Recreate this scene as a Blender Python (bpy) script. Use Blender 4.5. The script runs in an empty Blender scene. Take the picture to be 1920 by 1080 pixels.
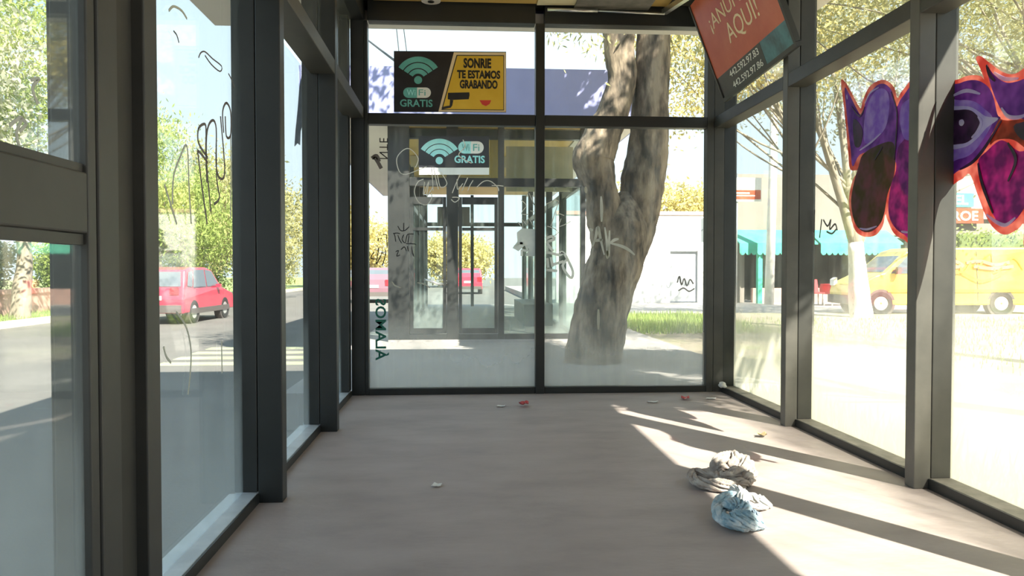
import bpy, math, random
import numpy as np
from mathutils import Vector, Matrix, noise as mn

sc = bpy.context.scene
COL = sc.collection

# ------------------------------------------------------------------ camera
FPX = 1450.0
CH = 1.2
YAW = math.atan(95 / FPX)
PITCH = math.atan(34 / FPX * math.cos(YAW))
cam_d = bpy.data.cameras.new('camera')
cam_d.sensor_width = 36.0
cam_d.lens = FPX / 1920 * 36.0
cam_d.clip_start = 0.05
cam_d.clip_end = 500
cam = bpy.data.objects.new('camera', cam_d)
COL.objects.link(cam)
cam.location = (0, 0, CH)
cam.rotation_euler = (math.pi / 2 - PITCH, 0, -YAW)
sc.camera = cam
# ------------------------------------------------------------------ light
W = bpy.data.worlds.new('sky')
sc.world = W
W.use_nodes = True
wn = W.node_tree.nodes
wl = W.node_tree.links
wn.clear()
wo = wn.new('ShaderNodeOutputWorld')
wb = wn.new('ShaderNodeBackground')
wtc = wn.new('ShaderNodeTexCoord')
wsep = wn.new('ShaderNodeSeparateXYZ')
wr = wn.new('ShaderNodeValToRGB')
wr.color_ramp.elements[0].position = 0.0
wr.color_ramp.elements[0].color = (0.82, 0.95, 1.0, 1)
wr.color_ramp.elements[1].position = 0.75
wr.color_ramp.elements[1].color = (0.50, 0.74, 1.0, 1)
wl.new(wtc.outputs['Generated'], wsep.inputs[0])
wl.new(wsep.outputs['Z'], wr.inputs[0])
wl.new(wr.outputs[0], wb.inputs['Color'])
wb.inputs['Strength'].default_value = 0.9
wl.new(wb.outputs[0], wo.inputs[0])
SUN = Vector((-0.544, 0.89, -1.0)).normalized()
sl = bpy.data.lights.new('sun', 'SUN')
sl.energy = 13.0
sl.color = (1.0, 0.93, 0.80)
sl.angle = 0.0093
so = bpy.data.objects.new('sun', sl)
COL.objects.link(so)
so.rotation_euler = SUN.to_track_quat('-Z', 'Y').to_euler()
so.location = (6, -6, 12)
# ------------------------------------------------------------------ exposure
sc.view_settings.view_transform = 'Standard'
sc.view_settings.look = 'None'
sc.view_settings.exposure = 1.0
sc.view_settings.gamma = 1.0
sc.view_settings.use_curve_mapping = False
try:
    sc.cycles.transparent_max_bounces = 24
except Exception:
    pass

# ------------------------------------------------------------------ measuring helpers
_F = Vector((math.sin(YAW) * math.cos(PITCH), math.cos(YAW) * math.cos(PITCH), -math.sin(PITCH)))
_R = Vector((math.cos(YAW), -math.sin(YAW), 0))
_U = _R.cross(_F)


def at(axis, value, px, py):
    """the point of the plane axis=value seen at a photo pixel"""
    d = _F * FPX + _R * (px - 960) - _U * (py - 540)
    c = Vector((0, 0, CH))
    return c + d * ((value - c[axis]) / d[axis])


# ------------------------------------------------------------------ materials
MATS = {}


def ramp(nt, stops):
    r = nt.nodes.new('ShaderNodeValToRGB')
    el = r.color_ramp.elements
    el[0].position, el[0].color = stops[0][0], (*stops[0][1], 1)
    el[1].position, el[1].color = stops[-1][0], (*stops[-1][1], 1)
    for p, c in stops[1:-1]:
        e = el.new(p)
        e.color = (*c, 1)
    return r


def mat(name, stops, rough=0.6, scale=3.0, stretch=(1, 1, 1), metal=0.0, bump=0.0, bscale=None, trans=0.0, spec=0.5, detail=6.0, coat=0.0):
    m = bpy.data.materials.new(name)
    m.use_nodes = True
    nt = m.node_tree
    n, l = nt.nodes, nt.links
    n.clear()
    out = n.new('ShaderNodeOutputMaterial')
    p = n.new('ShaderNodeBsdfPrincipled')
    tc = n.new('ShaderNodeTexCoord')
    mp = n.new('ShaderNodeMapping')
    mp.inputs['Scale'].default_value = stretch
    nz = n.new('ShaderNodeTexNoise')
    nz.inputs['Scale'].default_value = scale
    nz.inputs['Detail'].default_value = detail
    nz.inputs['Roughness'].default_value = 0.6
    l.new(tc.outputs['Object'], mp.inputs[0])
    l.new(mp.outputs[0], nz.inputs['Vector'])
    if isinstance(stops[0], float):
        stops = [(0.3, stops), (0.7, stops)]
    if not isinstance(stops[0][1], (tuple, list)):
        c = stops
        stops = [(0.35, tuple(x * 0.88 for x in c)), (0.65, tuple(min(1, x * 1.1) for x in c))]
    r = ramp(nt, stops)
    l.new(nz.outputs['Fac'], r.inputs[0])
    l.new(r.outputs[0], p.inputs['Base Color'])
    p.inputs['Roughness'].default_value = rough
    p.inputs['Metallic'].default_value = metal
    p.inputs['Specular IOR Level'].default_value = spec
    p.inputs['Coat Weight'].default_value = coat
    if bump:
        nb = n.new('ShaderNodeTexNoise')
        nb.inputs['Scale'].default_value = bscale or scale * 4
        nb.inputs['Detail'].default_value = 6
        l.new(mp.outputs[0], nb.inputs['Vector'])
        b = n.new('ShaderNodeBump')
        b.inputs['Strength'].default_value = bump
        b.inputs['Distance'].default_value = 0.02
        l.new(nb.outputs['Fac'], b.inputs['Height'])
        l.new(b.outputs[0], p.inputs['Normal'])
    last = p.outputs[0]
    if trans:
        t = n.new('ShaderNodeBsdfTranslucent')
        l.new(r.outputs[0], t.inputs['Color'])
        mx = n.new('ShaderNodeMixShader')
        mx.inputs[0].default_value = trans
        l.new(p.outputs[0], mx.inputs[1])
        l.new(t.outputs[0], mx.inputs[2])
        last = mx.outputs[0]
    l.new(last, out.inputs[0])
    MATS[name] = m
    return m


def glass_mat(name, base=0.03, low=0.3, z0=0.05, zh=0.9, tint=(0.93, 0.95, 0.94), streak=0.10, dustc=(0.80, 0.78, 0.70), smear=1.0, refl=0.3):
    """clear sheet glass with a film of dust that gathers towards the sill"""
    m = bpy.data.materials.new(name)
    m.use_nodes = True
    nt = m.node_tree
    n, l = nt.nodes, nt.links
    n.clear()
    out = n.new('ShaderNodeOutputMaterial')
    tr = n.new('ShaderNodeBsdfTransparent')
    tr.inputs[0].default_value = (*tint, 1)
    gl = n.new('ShaderNodeBsdfGlossy')
    gl.inputs['Roughness'].default_value = 0.03
    lw = n.new('ShaderNodeFresnel')
    lw.inputs['IOR'].default_value = 1.45
    mu = n.new('ShaderNodeMath'); mu.operation = 'MULTIPLY'; mu.inputs[1].default_value = refl
    l.new(lw.outputs[0], mu.inputs[0])
    m1 = n.new('ShaderNodeMixShader')
    l.new(mu.outputs[0], m1.inputs[0])
    l.new(tr.outputs[0], m1.inputs[1])
    l.new(gl.outputs[0], m1.inputs[2])
    df = n.new('ShaderNodeBsdfDiffuse')
    df.inputs[0].default_value = (*dustc, 1)
    tl = n.new('ShaderNodeBsdfTranslucent')
    tl.inputs[0].default_value = (*dustc, 1)
    m2 = n.new('ShaderNodeMixShader')
    m2.inputs[0].default_value = 0.5
    l.new(df.outputs[0], m2.inputs[1])
    l.new(tl.outputs[0], m2.inputs[2])
    # dust amount
    ge = n.new('ShaderNodeNewGeometry')
    sp = n.new('ShaderNodeSeparateXYZ')
    l.new(ge.outputs['Position'], sp.inputs[0])
    mr = n.new('ShaderNodeMapRange')
    mr.interpolation_type = 'SMOOTHSTEP'
    mr.inputs['From Min'].default_value = z0
    mr.inputs['From Max'].default_value = z0 + zh
    mr.inputs['To Min'].default_value = 1.0
    mr.inputs['To Max'].default_value = 0.0
    nz = n.new('ShaderNodeTexNoise')
    nz.inputs['Scale'].default_value = 2.2
    nz.inputs['Detail'].default_value = 7
    l.new(ge.outputs['Position'], nz.inputs['Vector'])
    add0 = n.new('ShaderNodeMath'); add0.operation = 'MULTIPLY_ADD'
    add0.inputs[1].default_value = 0.9 * smear
    add0.inputs[2].default_value = -0.45 * smear
    l.new(nz.outputs['Fac'], add0.inputs[0])
    zz = n.new('ShaderNodeMath'); zz.operation = 'ADD'
    l.new(sp.outputs['Z'], zz.inputs[0])
    l.new(add0.outputs[0], zz.inputs[1])
    l.new(zz.outputs[0], mr.inputs['Value'])
    ml = n.new('ShaderNodeMath'); ml.operation = 'MULTIPLY'; ml.inputs[1].default_value = low
    l.new(mr.outputs[0], ml.inputs[0])
    # vertical wipe marks
    mp = n.new('ShaderNodeMapping')
    mp.inputs['Scale'].default_value = (9, 9, 0.8)
    l.new(ge.outputs['Position'], mp.inputs[0])
    ns = n.new('ShaderNodeTexNoise')
    ns.inputs['Scale'].default_value = 1.0
    ns.inputs['Detail'].default_value = 5
    l.new(mp.outputs[0], ns.inputs['Vector'])
    rs = n.new('ShaderNodeMapRange')
    rs.inputs['From Min'].default_value = 0.5
    rs.inputs['From Max'].default_value = 0.8
    rs.inputs['To Min'].default_value = base
    rs.inputs['To Max'].default_value = base + streak
    l.new(ns.outputs['Fac'], rs.inputs['Value'])
    ad = n.new('ShaderNodeMath'); ad.operation = 'ADD'; ad.use_clamp = True
    l.new(ml.outputs[0], ad.inputs[0])
    l.new(rs.outputs[0], ad.inputs[1])
    m3 = n.new('ShaderNodeMixShader')
    l.new(ad.outputs[0], m3.inputs[0])
    l.new(m1.outputs[0], m3.inputs[1])
    l.new(m2.outputs[0], m3.inputs[2])
    l.new(m3.outputs[0], out.inputs[0])
    MATS[name] = m
    return m


def paint_mat(name, a, b, scale=9.0, clear=0.12, tl=0.6):
    """spray paint on glass: part of the daylight comes through it"""
    m = mat(name, [(0.38, a), (0.64, b)], rough=0.35, scale=scale, trans=tl, detail=2.0)
    nt = m.node_tree
    out = [x for x in nt.nodes if x.type == 'OUTPUT_MATERIAL'][0]
    src = out.inputs[0].links[0].from_socket
    tr = nt.nodes.new('ShaderNodeBsdfTransparent')
    r = [x for x in nt.nodes if x.type == 'VALTORGB'][0]
    nt.links.new(r.outputs[0], tr.inputs[0])
    mx = nt.nodes.new('ShaderNodeMixShader')
    mx.inputs[0].default_value = clear
    nt.links.new(src, mx.inputs[1])
    nt.links.new(tr.outputs[0], mx.inputs[2])
    nt.links.new(mx.outputs[0], out.inputs[0])
    return m


mat('dark_metal', [(0.3, (0.012, 0.0135, 0.0135)), (0.7, (0.022, 0.023, 0.022))], rough=0.42, scale=2.5)
mat('worn_metal', [(0.3, (0.034, 0.034, 0.031)), (0.7, (0.060, 0.057, 0.050))], rough=0.5, scale=3.0)
mat('sunlit_metal', [(0.3, (0.075, 0.072, 0.064)), (0.7, (0.125, 0.117, 0.102))], rough=0.5, scale=3.0)  # lighter post metal: sun on the right posts put into the colour
mat('sill_metal', [(0.35, (0.46, 0.50, 0.54)), (0.65, (0.62, 0.66, 0.70))], rough=0.35, scale=6)  # pale blue of the reflected sky put into the colour
mat('sill_dust', [(0.35, (0.13, 0.12, 0.10)), (0.65, (0.22, 0.20, 0.17))], rough=0.6, scale=9)
mat('concrete_floor', [(0.30, (0.33, 0.275, 0.258)), (0.5, (0.40, 0.335, 0.315)), (0.72, (0.455, 0.39, 0.37))], rough=0.55, scale=2.2, stretch=(0.7, 1.3, 1), bump=0.12, bscale=30, detail=9)
mat('paving', [(0.3, (0.30, 0.28, 0.27)), (0.7, (0.42, 0.39, 0.375))], rough=0.8, scale=0.9, bump=0.2, bscale=20)
mat('asphalt', [(0.3, (0.115, 0.108, 0.10)), (0.7, (0.155, 0.145, 0.135))], rough=0.85, scale=0.7, bump=0.2, bscale=40)
mat('road_paint', [(0.3, (0.26, 0.28, 0.18)), (0.7, (0.38, 0.40, 0.28))], rough=0.8, scale=2)
mat('kerb', [(0.3, (0.55, 0.50, 0.42)), (0.7, (0.68, 0.63, 0.54))], rough=0.8, scale=1)
mat('dirt', [(0.3, (0.24, 0.20, 0.145)), (0.5, (0.33, 0.28, 0.21)), (0.7, (0.26, 0.28, 0.13))], rough=0.95, scale=0.6, bump=0.4, bscale=8)
mat('lawn', [(0.3, (0.16, 0.22, 0.07)), (0.7, (0.33, 0.38, 0.15))], rough=0.95, scale=1.5)
mat('grass_blade', [(0.3, (0.20, 0.33, 0.07)), (0.7, (0.42, 0.50, 0.16))], rough=0.7, scale=3, trans=0.4)
mat('canopy_white', [(0.3, (0.70, 0.65, 0.60)), (0.7, (0.78, 0.73, 0.68))], rough=0.6, scale=1)
mat('fascia_lilac', [(0.3, (0.25, 0.26, 0.48)), (0.7, (0.32, 0.33, 0.57))], rough=0.45, scale=1)
mat('ceiling_dark', [(0.3, (0.030, 0.028, 0.024)), (0.7, (0.05, 0.046, 0.038))], rough=0.6, scale=2)
mat('ceiling_yellow', [(0.3, (0.62, 0.40, 0.10)), (0.7, (0.74, 0.50, 0.16))], rough=0.55, scale=1.5)
mat('banner_cream', [(0.3, (0.75, 0.64, 0.38)), (0.7, (0.86, 0.76, 0.50))], rough=0.5, scale=2)
mat('steel', [(0.3, (0.5, 0.5, 0.5)), (0.7, (0.7, 0.7, 0.68))], rough=0.3, scale=5, metal=0.9)
glass_mat('glass_left', base=0.010, low=0.20, zh=0.9, streak=0.05, dustc=(0.62, 0.68, 0.68))
glass_mat('glass_door', base=0.03, low=0.18, zh=1.2, streak=0.08, dustc=(0.62, 0.66, 0.64))
glass_mat('glass_end', base=0.02, low=0.40, zh=1.0, streak=0.10, dustc=(0.72, 0.72, 0.68))
glass_mat('glass_transom', base=0.015, low=0.0, streak=0.03)
glass_mat('glass_right', base=0.025, low=0.5, z0=0.3, zh=0.8, streak=0.10, dustc=(0.84, 0.82, 0.70), smear=0.9)
glass_mat('glass_far', base=0.02, low=0.25, zh=1.2, tint=(0.90, 0.95, 0.93), streak=0.15, dustc=(0.60, 0.68, 0.66))
mat('sign_black', [(0.3, (0.012, 0.012, 0.016)), (0.7, (0.03, 0.03, 0.036))], rough=0.35, scale=3)
mat('sign_yellow', [(0.3, (0.68, 0.42, 0.03)), (0.7, (0.80, 0.52, 0.06))], rough=0.4, scale=3)
mat('sign_green', [(0.3, (0.10, 0.36, 0.33)), (0.7, (0.16, 0.50, 0.46))], rough=0.4, scale=6)
mat('sign_cyan', [(0.3, (0.30, 0.80, 0.80)), (0.7, (0.50, 0.90, 0.90))], rough=0.4, scale=5)
mat('sign_white', [(0.3, (0.78, 0.78, 0.74)), (0.7, (0.86, 0.86, 0.82))], rough=0.45, scale=2)
mat('sign_cream', [(0.3, (0.80, 0.62, 0.36)), (0.7, (0.86, 0.70, 0.46))], rough=0.45, scale=2)
mat('sign_red', [(0.3, (0.42, 0.05, 0.02)), (0.5, (0.50, 0.08, 0.035)), (0.7, (0.58, 0.14, 0.07))], rough=0.35, scale=2.0)
mat('mouth_red', [(0.3, (0.60, 0.04, 0.03)), (0.7, (0.70, 0.07, 0.05))], rough=0.5)
mat('sign_teal_dark', [(0.3, (0.03, 0.06, 0.08)), (0.6, (0.08, 0.22, 0.26)), (0.75, (0.30, 0.34, 0.34))], rough=0.4, scale=5)
mat('text_green', (0.01, 0.13, 0.09), rough=0.5)
mat('text_black', (0.012, 0.011, 0.010), rough=0.5)
mat('marker_grey', (0.18, 0.16, 0.15), rough=0.6, trans=0.2)
mat('marker_black', (0.02, 0.022, 0.024), rough=0.5)
mat('scratch_white', (0.86, 0.86, 0.82), rough=0.7, trans=0.45)
mat('scratch_dull', (0.62, 0.62, 0.55), rough=0.7, trans=0.4)
paint_mat('spray_white', (0.85, 0.87, 0.85), (0.95, 0.95, 0.93), clear=0.0, tl=0.8)
paint_mat('spray_white_thin', (0.70, 0.71, 0.68), (0.84, 0.84, 0.80), clear=0.45, tl=0.5)
paint_mat('spray_red', (0.56, 0.15, 0.13), (0.78, 0.40, 0.34), clear=0.35)
paint_mat('spray_purple', (0.17, 0.045, 0.46), (0.44, 0.17, 0.85), scale=7, clear=0.12)
paint_mat('spray_violet', (0.46, 0.24, 0.90), (0.72, 0.54, 1.0), scale=9, clear=0.15)
paint_mat('spray_lilac', (0.70, 0.62, 0.95), (0.86, 0.82, 1.0), clear=0.1)
paint_mat('spray_magenta', (0.28, 0.02, 0.34), (0.74, 0.06, 0.66), scale=10, clear=0.2)
paint_mat('spray_murk', (0.16, 0.15, 0.09), (0.32, 0.17, 0.24), scale=8, clear=0.4)
paint_mat('spray_dark', (0.02, 0.008, 0.03), (0.07, 0.02, 0.09), clear=0.02, tl=0.3)
paint_mat('spray_brown', (0.30, 0.07, 0.04), (0.62, 0.18, 0.10), clear=0.25)
mat('bark_brown', [(0.38, (0.04, 0.033, 0.026)), (0.5, (0.15, 0.115, 0.083)), (0.62, (0.27, 0.212, 0.15))], rough=0.9, scale=7, stretch=(1, 1, 0.3), bump=0.9, bscale=16)  # mottled brown bark, one tone range over the whole forked trunk
mat('bark_grey', [(0.3, (0.20, 0.17, 0.13)), (0.7, (0.36, 0.31, 0.24))], rough=0.9, scale=6, stretch=(1, 1, 0.3), bump=0.6)
mat('limewash', [(0.3, (0.62, 0.58, 0.52)), (0.7, (0.80, 0.76, 0.70))], rough=0.9, scale=8, stretch=(1, 1, 0.4), bump=0.5)
mat('leaf_green', [(0.3, (0.23, 0.31, 0.07)), (0.7, (0.44, 0.52, 0.16))], rough=0.6, scale=0.9, trans=0.4)
mat('leaf_olive', [(0.3, (0.28, 0.28, 0.10)), (0.7, (0.50, 0.47, 0.22))], rough=0.6, scale=0.9, trans=0.4)
mat('leaf_yellow', [(0.3, (0.44, 0.38, 0.12)), (0.7, (0.66, 0.56, 0.24))], rough=0.6, scale=0.9, trans=0.4)
mat('leaf_dark', [(0.3, (0.13, 0.19, 0.06)), (0.7, (0.25, 0.32, 0.11))], rough=0.6, scale=0.9, trans=0.35)
mat('leaf_pale', [(0.3, (0.34, 0.36, 0.24)), (0.7, (0.54, 0.55, 0.40))], rough=0.6, scale=0.9, trans=0.4)
mat('car_red', (0.52, 0.035, 0.07), rough=0.25, scale=1, coat=0.6)
mat('car_maroon', (0.20, 0.10, 0.13), rough=0.25, scale=1, coat=0.6)
mat('car_trim', (0.10, 0.085, 0.08), rough=0.5)
mat('car_glass', (0.10, 0.12, 0.14), rough=0.06, scale=1, spec=1.0)
mat('tyre', (0.025, 0.024, 0.023), rough=0.8)
mat('alloy', (0.55, 0.55, 0.54), rough=0.35, scale=4, metal=0.4)
mat('tail_light', (0.75, 0.02, 0.03), rough=0.2)
mat('van_yellow', [(0.3, (0.78, 0.56, 0.05)), (0.7, (0.86, 0.66, 0.10))], rough=0.3, scale=1, coat=0.4)
mat('van_paint_red', (0.66, 0.26, 0.16), rough=0.5)
mat('van_paint_gold', (0.55, 0.36, 0.04), rough=0.5)
mat('wall_white', [(0.3, (0.78, 0.76, 0.74)), (0.7, (0.84, 0.82, 0.80))], rough=0.8, scale=0.5)
mat('wall_beige', [(0.3, (0.22, 0.19, 0.17)), (0.7, (0.28, 0.25, 0.22))], rough=0.8, scale=0.5)  # beige darkened: shade on the shop front put into the colour
mat('wall_pink', [(0.3, (0.46, 0.27, 0.23)), (0.7, (0.60, 0.36, 0.30))], rough=0.85, scale=1.5)
mat('stone', [(0.3, (0.20, 0.19, 0.18)), (0.5, (0.42, 0.39, 0.35)), (0.7, (0.55, 0.52, 0.46))], rough=0.9, scale=5, bump=0.6)
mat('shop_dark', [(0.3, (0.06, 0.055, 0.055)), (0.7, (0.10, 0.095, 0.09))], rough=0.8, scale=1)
mat('awning_green', [(0.3, (0.05, 0.42, 0.28)), (0.7, (0.10, 0.55, 0.38))], rough=0.7, scale=2)
mat('gate_grey', [(0.3, (0.32, 0.34, 0.36)), (0.7, (0.42, 0.43, 0.45))], rough=0.6, scale=2)
mat('plastic_red', (0.62, 0.06, 0.07), rough=0.5)
mat('pole_concrete', [(0.3, (0.62, 0.60, 0.57)), (0.7, (0.72, 0.70, 0.66))], rough=0.8, scale=4)
mat('wire', (0.03, 0.03, 0.03), rough=0.7)
mat('cloth_beige', [(0.32, (0.27, 0.215, 0.185)), (0.5, (0.44, 0.38, 0.34)), (0.68, (0.58, 0.53, 0.49))], rough=0.95, scale=14, bump=0.4, bscale=160)
mat('cloth_blue', [(0.32, (0.20, 0.34, 0.43)), (0.48, (0.34, 0.49, 0.58)), (0.64, (0.66, 0.72, 0.75))], rough=0.95, scale=12, bump=0.4, bscale=160)
mat('cloth_slate', [(0.3, (0.16, 0.22, 0.30)), (0.7, (0.34, 0.42, 0.50))], rough=0.95, scale=30, bump=0.3, bscale=160)
mat('cloth_white', [(0.3, (0.58, 0.58, 0.57)), (0.7, (0.74, 0.74, 0.72))], rough=0.95, scale=12, bump=0.3, bscale=160)
mat('paper', (0.78, 0.77, 0.74), rough=0.8)
mat('wrapper_red', [(0.4, (0.45, 0.02, 0.03)), (0.6, (0.62, 0.10, 0.09))], rough=0.3, scale=40)
mat('dry_leaf', (0.36, 0.26, 0.14), rough=0.8)
mat('pennant_dark', [(0.3, (0.05, 0.06, 0.09)), (0.7, (0.13, 0.15, 0.20))], rough=0.8, scale=5)
mat('shelter_board', [(0.3, (0.36, 0.30, 0.20)), (0.7, (0.52, 0.44, 0.30))], rough=0.6, scale=2)


# ------------------------------------------------------------------ object helpers
def tag(o, label=None, cat=None, group=None, kind=None):
    if label: o['label'] = label
    if cat: o['category'] = cat
    if group: o['group'] = group
    if kind: o['kind'] = kind
    return o


def empty(name, loc=(0, 0, 0), **k):
    o = bpy.data.objects.new(name, None)
    COL.objects.link(o)
    o.location = loc
    o.empty_display_size = 0.2
    return tag(o, **k)


class B:
    """collects shapes for one mesh object (world coordinates)"""

    def __init__(s):
        s.v, s.f, s.sm = [], [], []

    def add(s, vs, fs, smooth=False):
        o = len(s.v)
        s.v += [tuple(p) for p in vs]
        s.f += [tuple(i + o for i in f) for f in fs]
        s.sm += [smooth] * len(fs)
        return s

    def box(s, x0, x1, y0, y1, z0, z1):
        return s.obox(Vector((x0, y0, z0)), Vector((x1 - x0, 0, 0)), Vector((0, y1 - y0, 0)), Vector((0, 0, z1 - z0)))

    def obox(s, o, a, b, c):
        o = Vector(o)
        a, b, c = Vector(a), Vector(b), Vector(c)
        p = [o, o + a, o + a + b, o + b, o + c, o + a + c, o + a + b + c, o + b + c]
        f = [(0, 3, 2, 1), (4, 5, 6, 7), (0, 1, 5, 4), (1, 2, 6, 5), (2, 3, 7, 6), (3, 0, 4, 7)]
        if Vector(a).cross(b).dot(c) < 0:
            f = [tuple(reversed(q)) for q in f]
        return s.add(p, f)

    def prism(s, poly, d):
        """polygon (3d points) pushed along d"""
        n = len(poly)
        poly = [Vector(p) for p in poly]
        d = Vector(d)
        nr = Vector((0, 0, 0))
        for i in range(n):
            nr += poly[i].cross(poly[(i + 1) % n])
        f = [tuple(range(n)), tuple(range(2 * n - 1, n - 1, -1))]
        side = [(i, i + n, (i + 1) % n + n, (i + 1) % n) for i in range(n)]
        fs = f + side
        if nr.dot(d) > 0:
            fs = [tuple(reversed(q)) for q in fs]
        return s.add(poly + [p + d for p in poly], fs)

    def tube(s, pts, radii, n=8, rough=0.0, freq=3.0, flat=1.0, seed=0.0, caps=True):
        pts = [Vector(p) for p in pts]
        if not isinstance(radii, (list, tuple)):
            radii = [radii] * len(pts)
        vs, fs = [], []
        up = None
        for i, p in enumerate(pts):
            t = (pts[min(i + 1, len(pts) - 1)] - pts[max(i - 1, 0)])
            if t.length < 1e-9:
                t = Vector((0, 0, 1))
            t.normalize()
            if up is None:
                up = Vector((0, 1, 0)) if abs(t.y) < 0.9 else Vector((1, 0, 0))
            a = (up - t * up.dot(t))
            if a.length < 1e-6:
                a = t.orthogonal()
            a.normalize()
            up = a
            b = t.cross(a)
            for k in range(n):
                w = 2 * math.pi * k / n
                r = radii[i]
                d = a * math.cos(w) * flat + b * math.sin(w)
                if rough:
                    q = p + d * r
                    r *= 1 + rough * (mn.noise(Vector((q.x * freq * 2.2, q.y * freq * 2.2, q.z * freq * 0.7 + seed))) + 0.5 * mn.noise(q * freq * 3))
                vs.append(p + d * r)
        for i in range(len(pts) - 1):
            for k in range(n):
                fs.append((i * n + k, i * n + (k + 1) % n, (i + 1) * n + (k + 1) % n, (i + 1) * n + k))
        if caps:
            fs.append(tuple(reversed(range(n))))
            fs.append(tuple(range((len(pts) - 1) * n, len(pts) * n)))
        return s.add(vs, fs, True)

    def disc(s, c, axis, r0, r1, n=32, w=0.0):
        """lathe ring about axis: r0 inner (0 = closed), width w"""
        c, axis = Vector(c), Vector(axis).normalized()
        a = axis.orthogonal().normalized()
        b = axis.cross(a)
        vs, fs = [], []
        for k in range(n):
            d = a * math.cos(2 * math.pi * k / n) + b * math.sin(2 * math.pi * k / n)
            vs += [c + d * r1 - axis * w / 2, c + d * r1 + axis * w / 2, c + d * r0 + axis * w / 2, c + d * r0 - axis * w / 2]
        for k in range(n):
            q, e = 4 * k, 4 * ((k + 1) % n)
            for j in range(4):
                fs.append((q + j, e + j, e + (j + 1) % 4, q + (j + 1) % 4))
        return s.add(vs, fs)

    def blob(s, c, r, n=10, rough=0.0):
        vs, fs = [], []
        c = Vector(c)
        m = n * 2
        for i in range(n + 1):
            th = math.pi * i / n
            for k in range(m):
                d = Vector((math.sin(th) * math.cos(2 * math.pi * k / m), math.sin(th) * math.sin(2 * math.pi * k / m), math.cos(th)))
                q = 1 + rough * mn.noise(d * 2.5 + c)
                vs.append(c + Vector((d.x * r[0], d.y * r[1], d.z * r[2])) * q)
        for i in range(n):
            for k in range(m):
                fs.append((i * m + k, (i + 1) * m + k, (i + 1) * m + (k + 1) % m, i * m + (k + 1) % m))
        return s.add(vs, fs, True)

    def make(s, name, material, parent=None, bevel=0.0, **k):
        me = bpy.data.meshes.new(name)
        me.from_pydata(s.v, [], s.f)
        me.polygons.foreach_set('use_smooth', s.sm)
        me.update()
        return link(name, me, material, parent, bevel, **k)


def link(name, me, material, parent=None, bevel=0.0, **k):
    me.materials.append(MATS[material] if isinstance(material, str) else material)
    o = bpy.data.objects.new(name, me)
    COL.objects.link(o)
    if parent is not None:
        o.parent = parent
        pm = Matrix.Translation(parent.location)
        if parent.parent is not None:
            pm = Matrix.Identity(4) if parent.type == 'MESH' else pm
        o.matrix_parent_inverse = pm.inverted()
    if bevel:
        b = o.modifiers.new('bevel', 'BEVEL')
        b.width = bevel
        b.segments = 2
        b.limit_method = 'ANGLE'
    return tag(o, **k)


def text(body, O, u, v, w, h, name, material, parent, depth=0.003, bold=0.0, shear=0.0, **k):
    """lettering fitted into the box O, O+u*w, O+v*h"""
    cu = bpy.data.curves.new('text', 'FONT')
    cu.body = body
    cu.offset = bold
    cu.shear = shear
    cu.extrude = 0.5
    cu.resolution_u = 3
    t = bpy.data.objects.new('text', cu)
    COL.objects.link(t)
    dg = bpy.context.evaluated_depsgraph_get()
    dg.update()
    me = bpy.data.meshes.new_from_object(t.evaluated_get(dg))
    bpy.data.objects.remove(t)
    bpy.data.curves.remove(cu)
    co = np.zeros(len(me.vertices) * 3)
    me.vertices.foreach_get('co', co)
    co = co.reshape(-1, 3)
    mi, ma = co.min(0), co.max(0)
    u, v, O = Vector(u).normalized(), Vector(v).normalized(), Vector(O)
    n = u.cross(v)
    q = (co - mi) / np.maximum(ma - mi, 1e-6)
    P = np.array(O) + np.outer(q[:, 0] * w, u) + np.outer(q[:, 1] * h, v) + np.outer((q[:, 2]) * depth, n)
    me.vertices.foreach_set('co', P.ravel())
    me.materials.clear()
    me.update()
    return link(name, me, material, parent, **k)


def smooth_path(pts, closed=False, sub=6):
    pts = [Vector(p) for p in pts]
    n = len(pts)
    out = []
    rng = range(n) if closed else range(n - 1)
    for i in rng:
        if closed:
            p0, p1, p2, p3 = pts[i - 1], pts[i], pts[(i + 1) % n], pts[(i + 2) % n]
        else:
            p0, p1, p2, p3 = pts[max(i - 1, 0)], pts[i], pts[i + 1], pts[min(i + 2, n - 1)]
        for k in range(sub):
            t = k / sub
            out.append(0.5 * ((2 * p1) + (p2 - p0) * t + (2 * p0 - 5 * p1 + 4 * p2 - p3) * t * t + (3 * p1 - p0 - 3 * p2 + p3) * t ** 3))
    if not closed:
        out.append(pts[-1])
    return out


def ribbon(bb, pts, width, normal, thick=0.002, taper=False):
    """a brush stroke lying on a pane: flat band along pts"""
    normal = Vector(normal).normalized()
    n = len(pts)
    L, R_ = [], []
    for i, p in enumerate(pts):
        t = pts[min(i + 1, n - 1)] - pts[max(i - 1, 0)]
        if t.length < 1e-9:
            t = Vector((0, 0, 1))
        s = t.normalized().cross(normal)
        w = width / 2
        if taper:
            w *= 0.35 + 0.65 * math.sin(math.pi * min(1, (i + 0.6) / n))
        L.append(p + s * w)
        R_.append(p - s * w)
    vs, fs = [], []
    for i in range(n):
        vs += [L[i], R_[i], R_[i] + normal * thick, L[i] + normal * thick]
    for i in range(n - 1):
        a, b = 4 * i, 4 * i + 4
        for j in range(4):
            fs.append((a + j, b + j, b + (j + 1) % 4, a + (j + 1) % 4))
    fs += [(3, 2, 1, 0), tuple(4 * (n - 1) + j for j in range(4))]
    bb.add(vs, fs)


def strokes(name, material, parent, axis, value, lines, width, normal, sub=5, taper=False, **k):
    bb = B()
    for ln in lines:
        pts = smooth_path([at(axis, value, *p) for p in ln], sub=sub)
        ribbon(bb, pts, width, normal, taper=taper)
    return bb.make(name, material, parent, **k)


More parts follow.
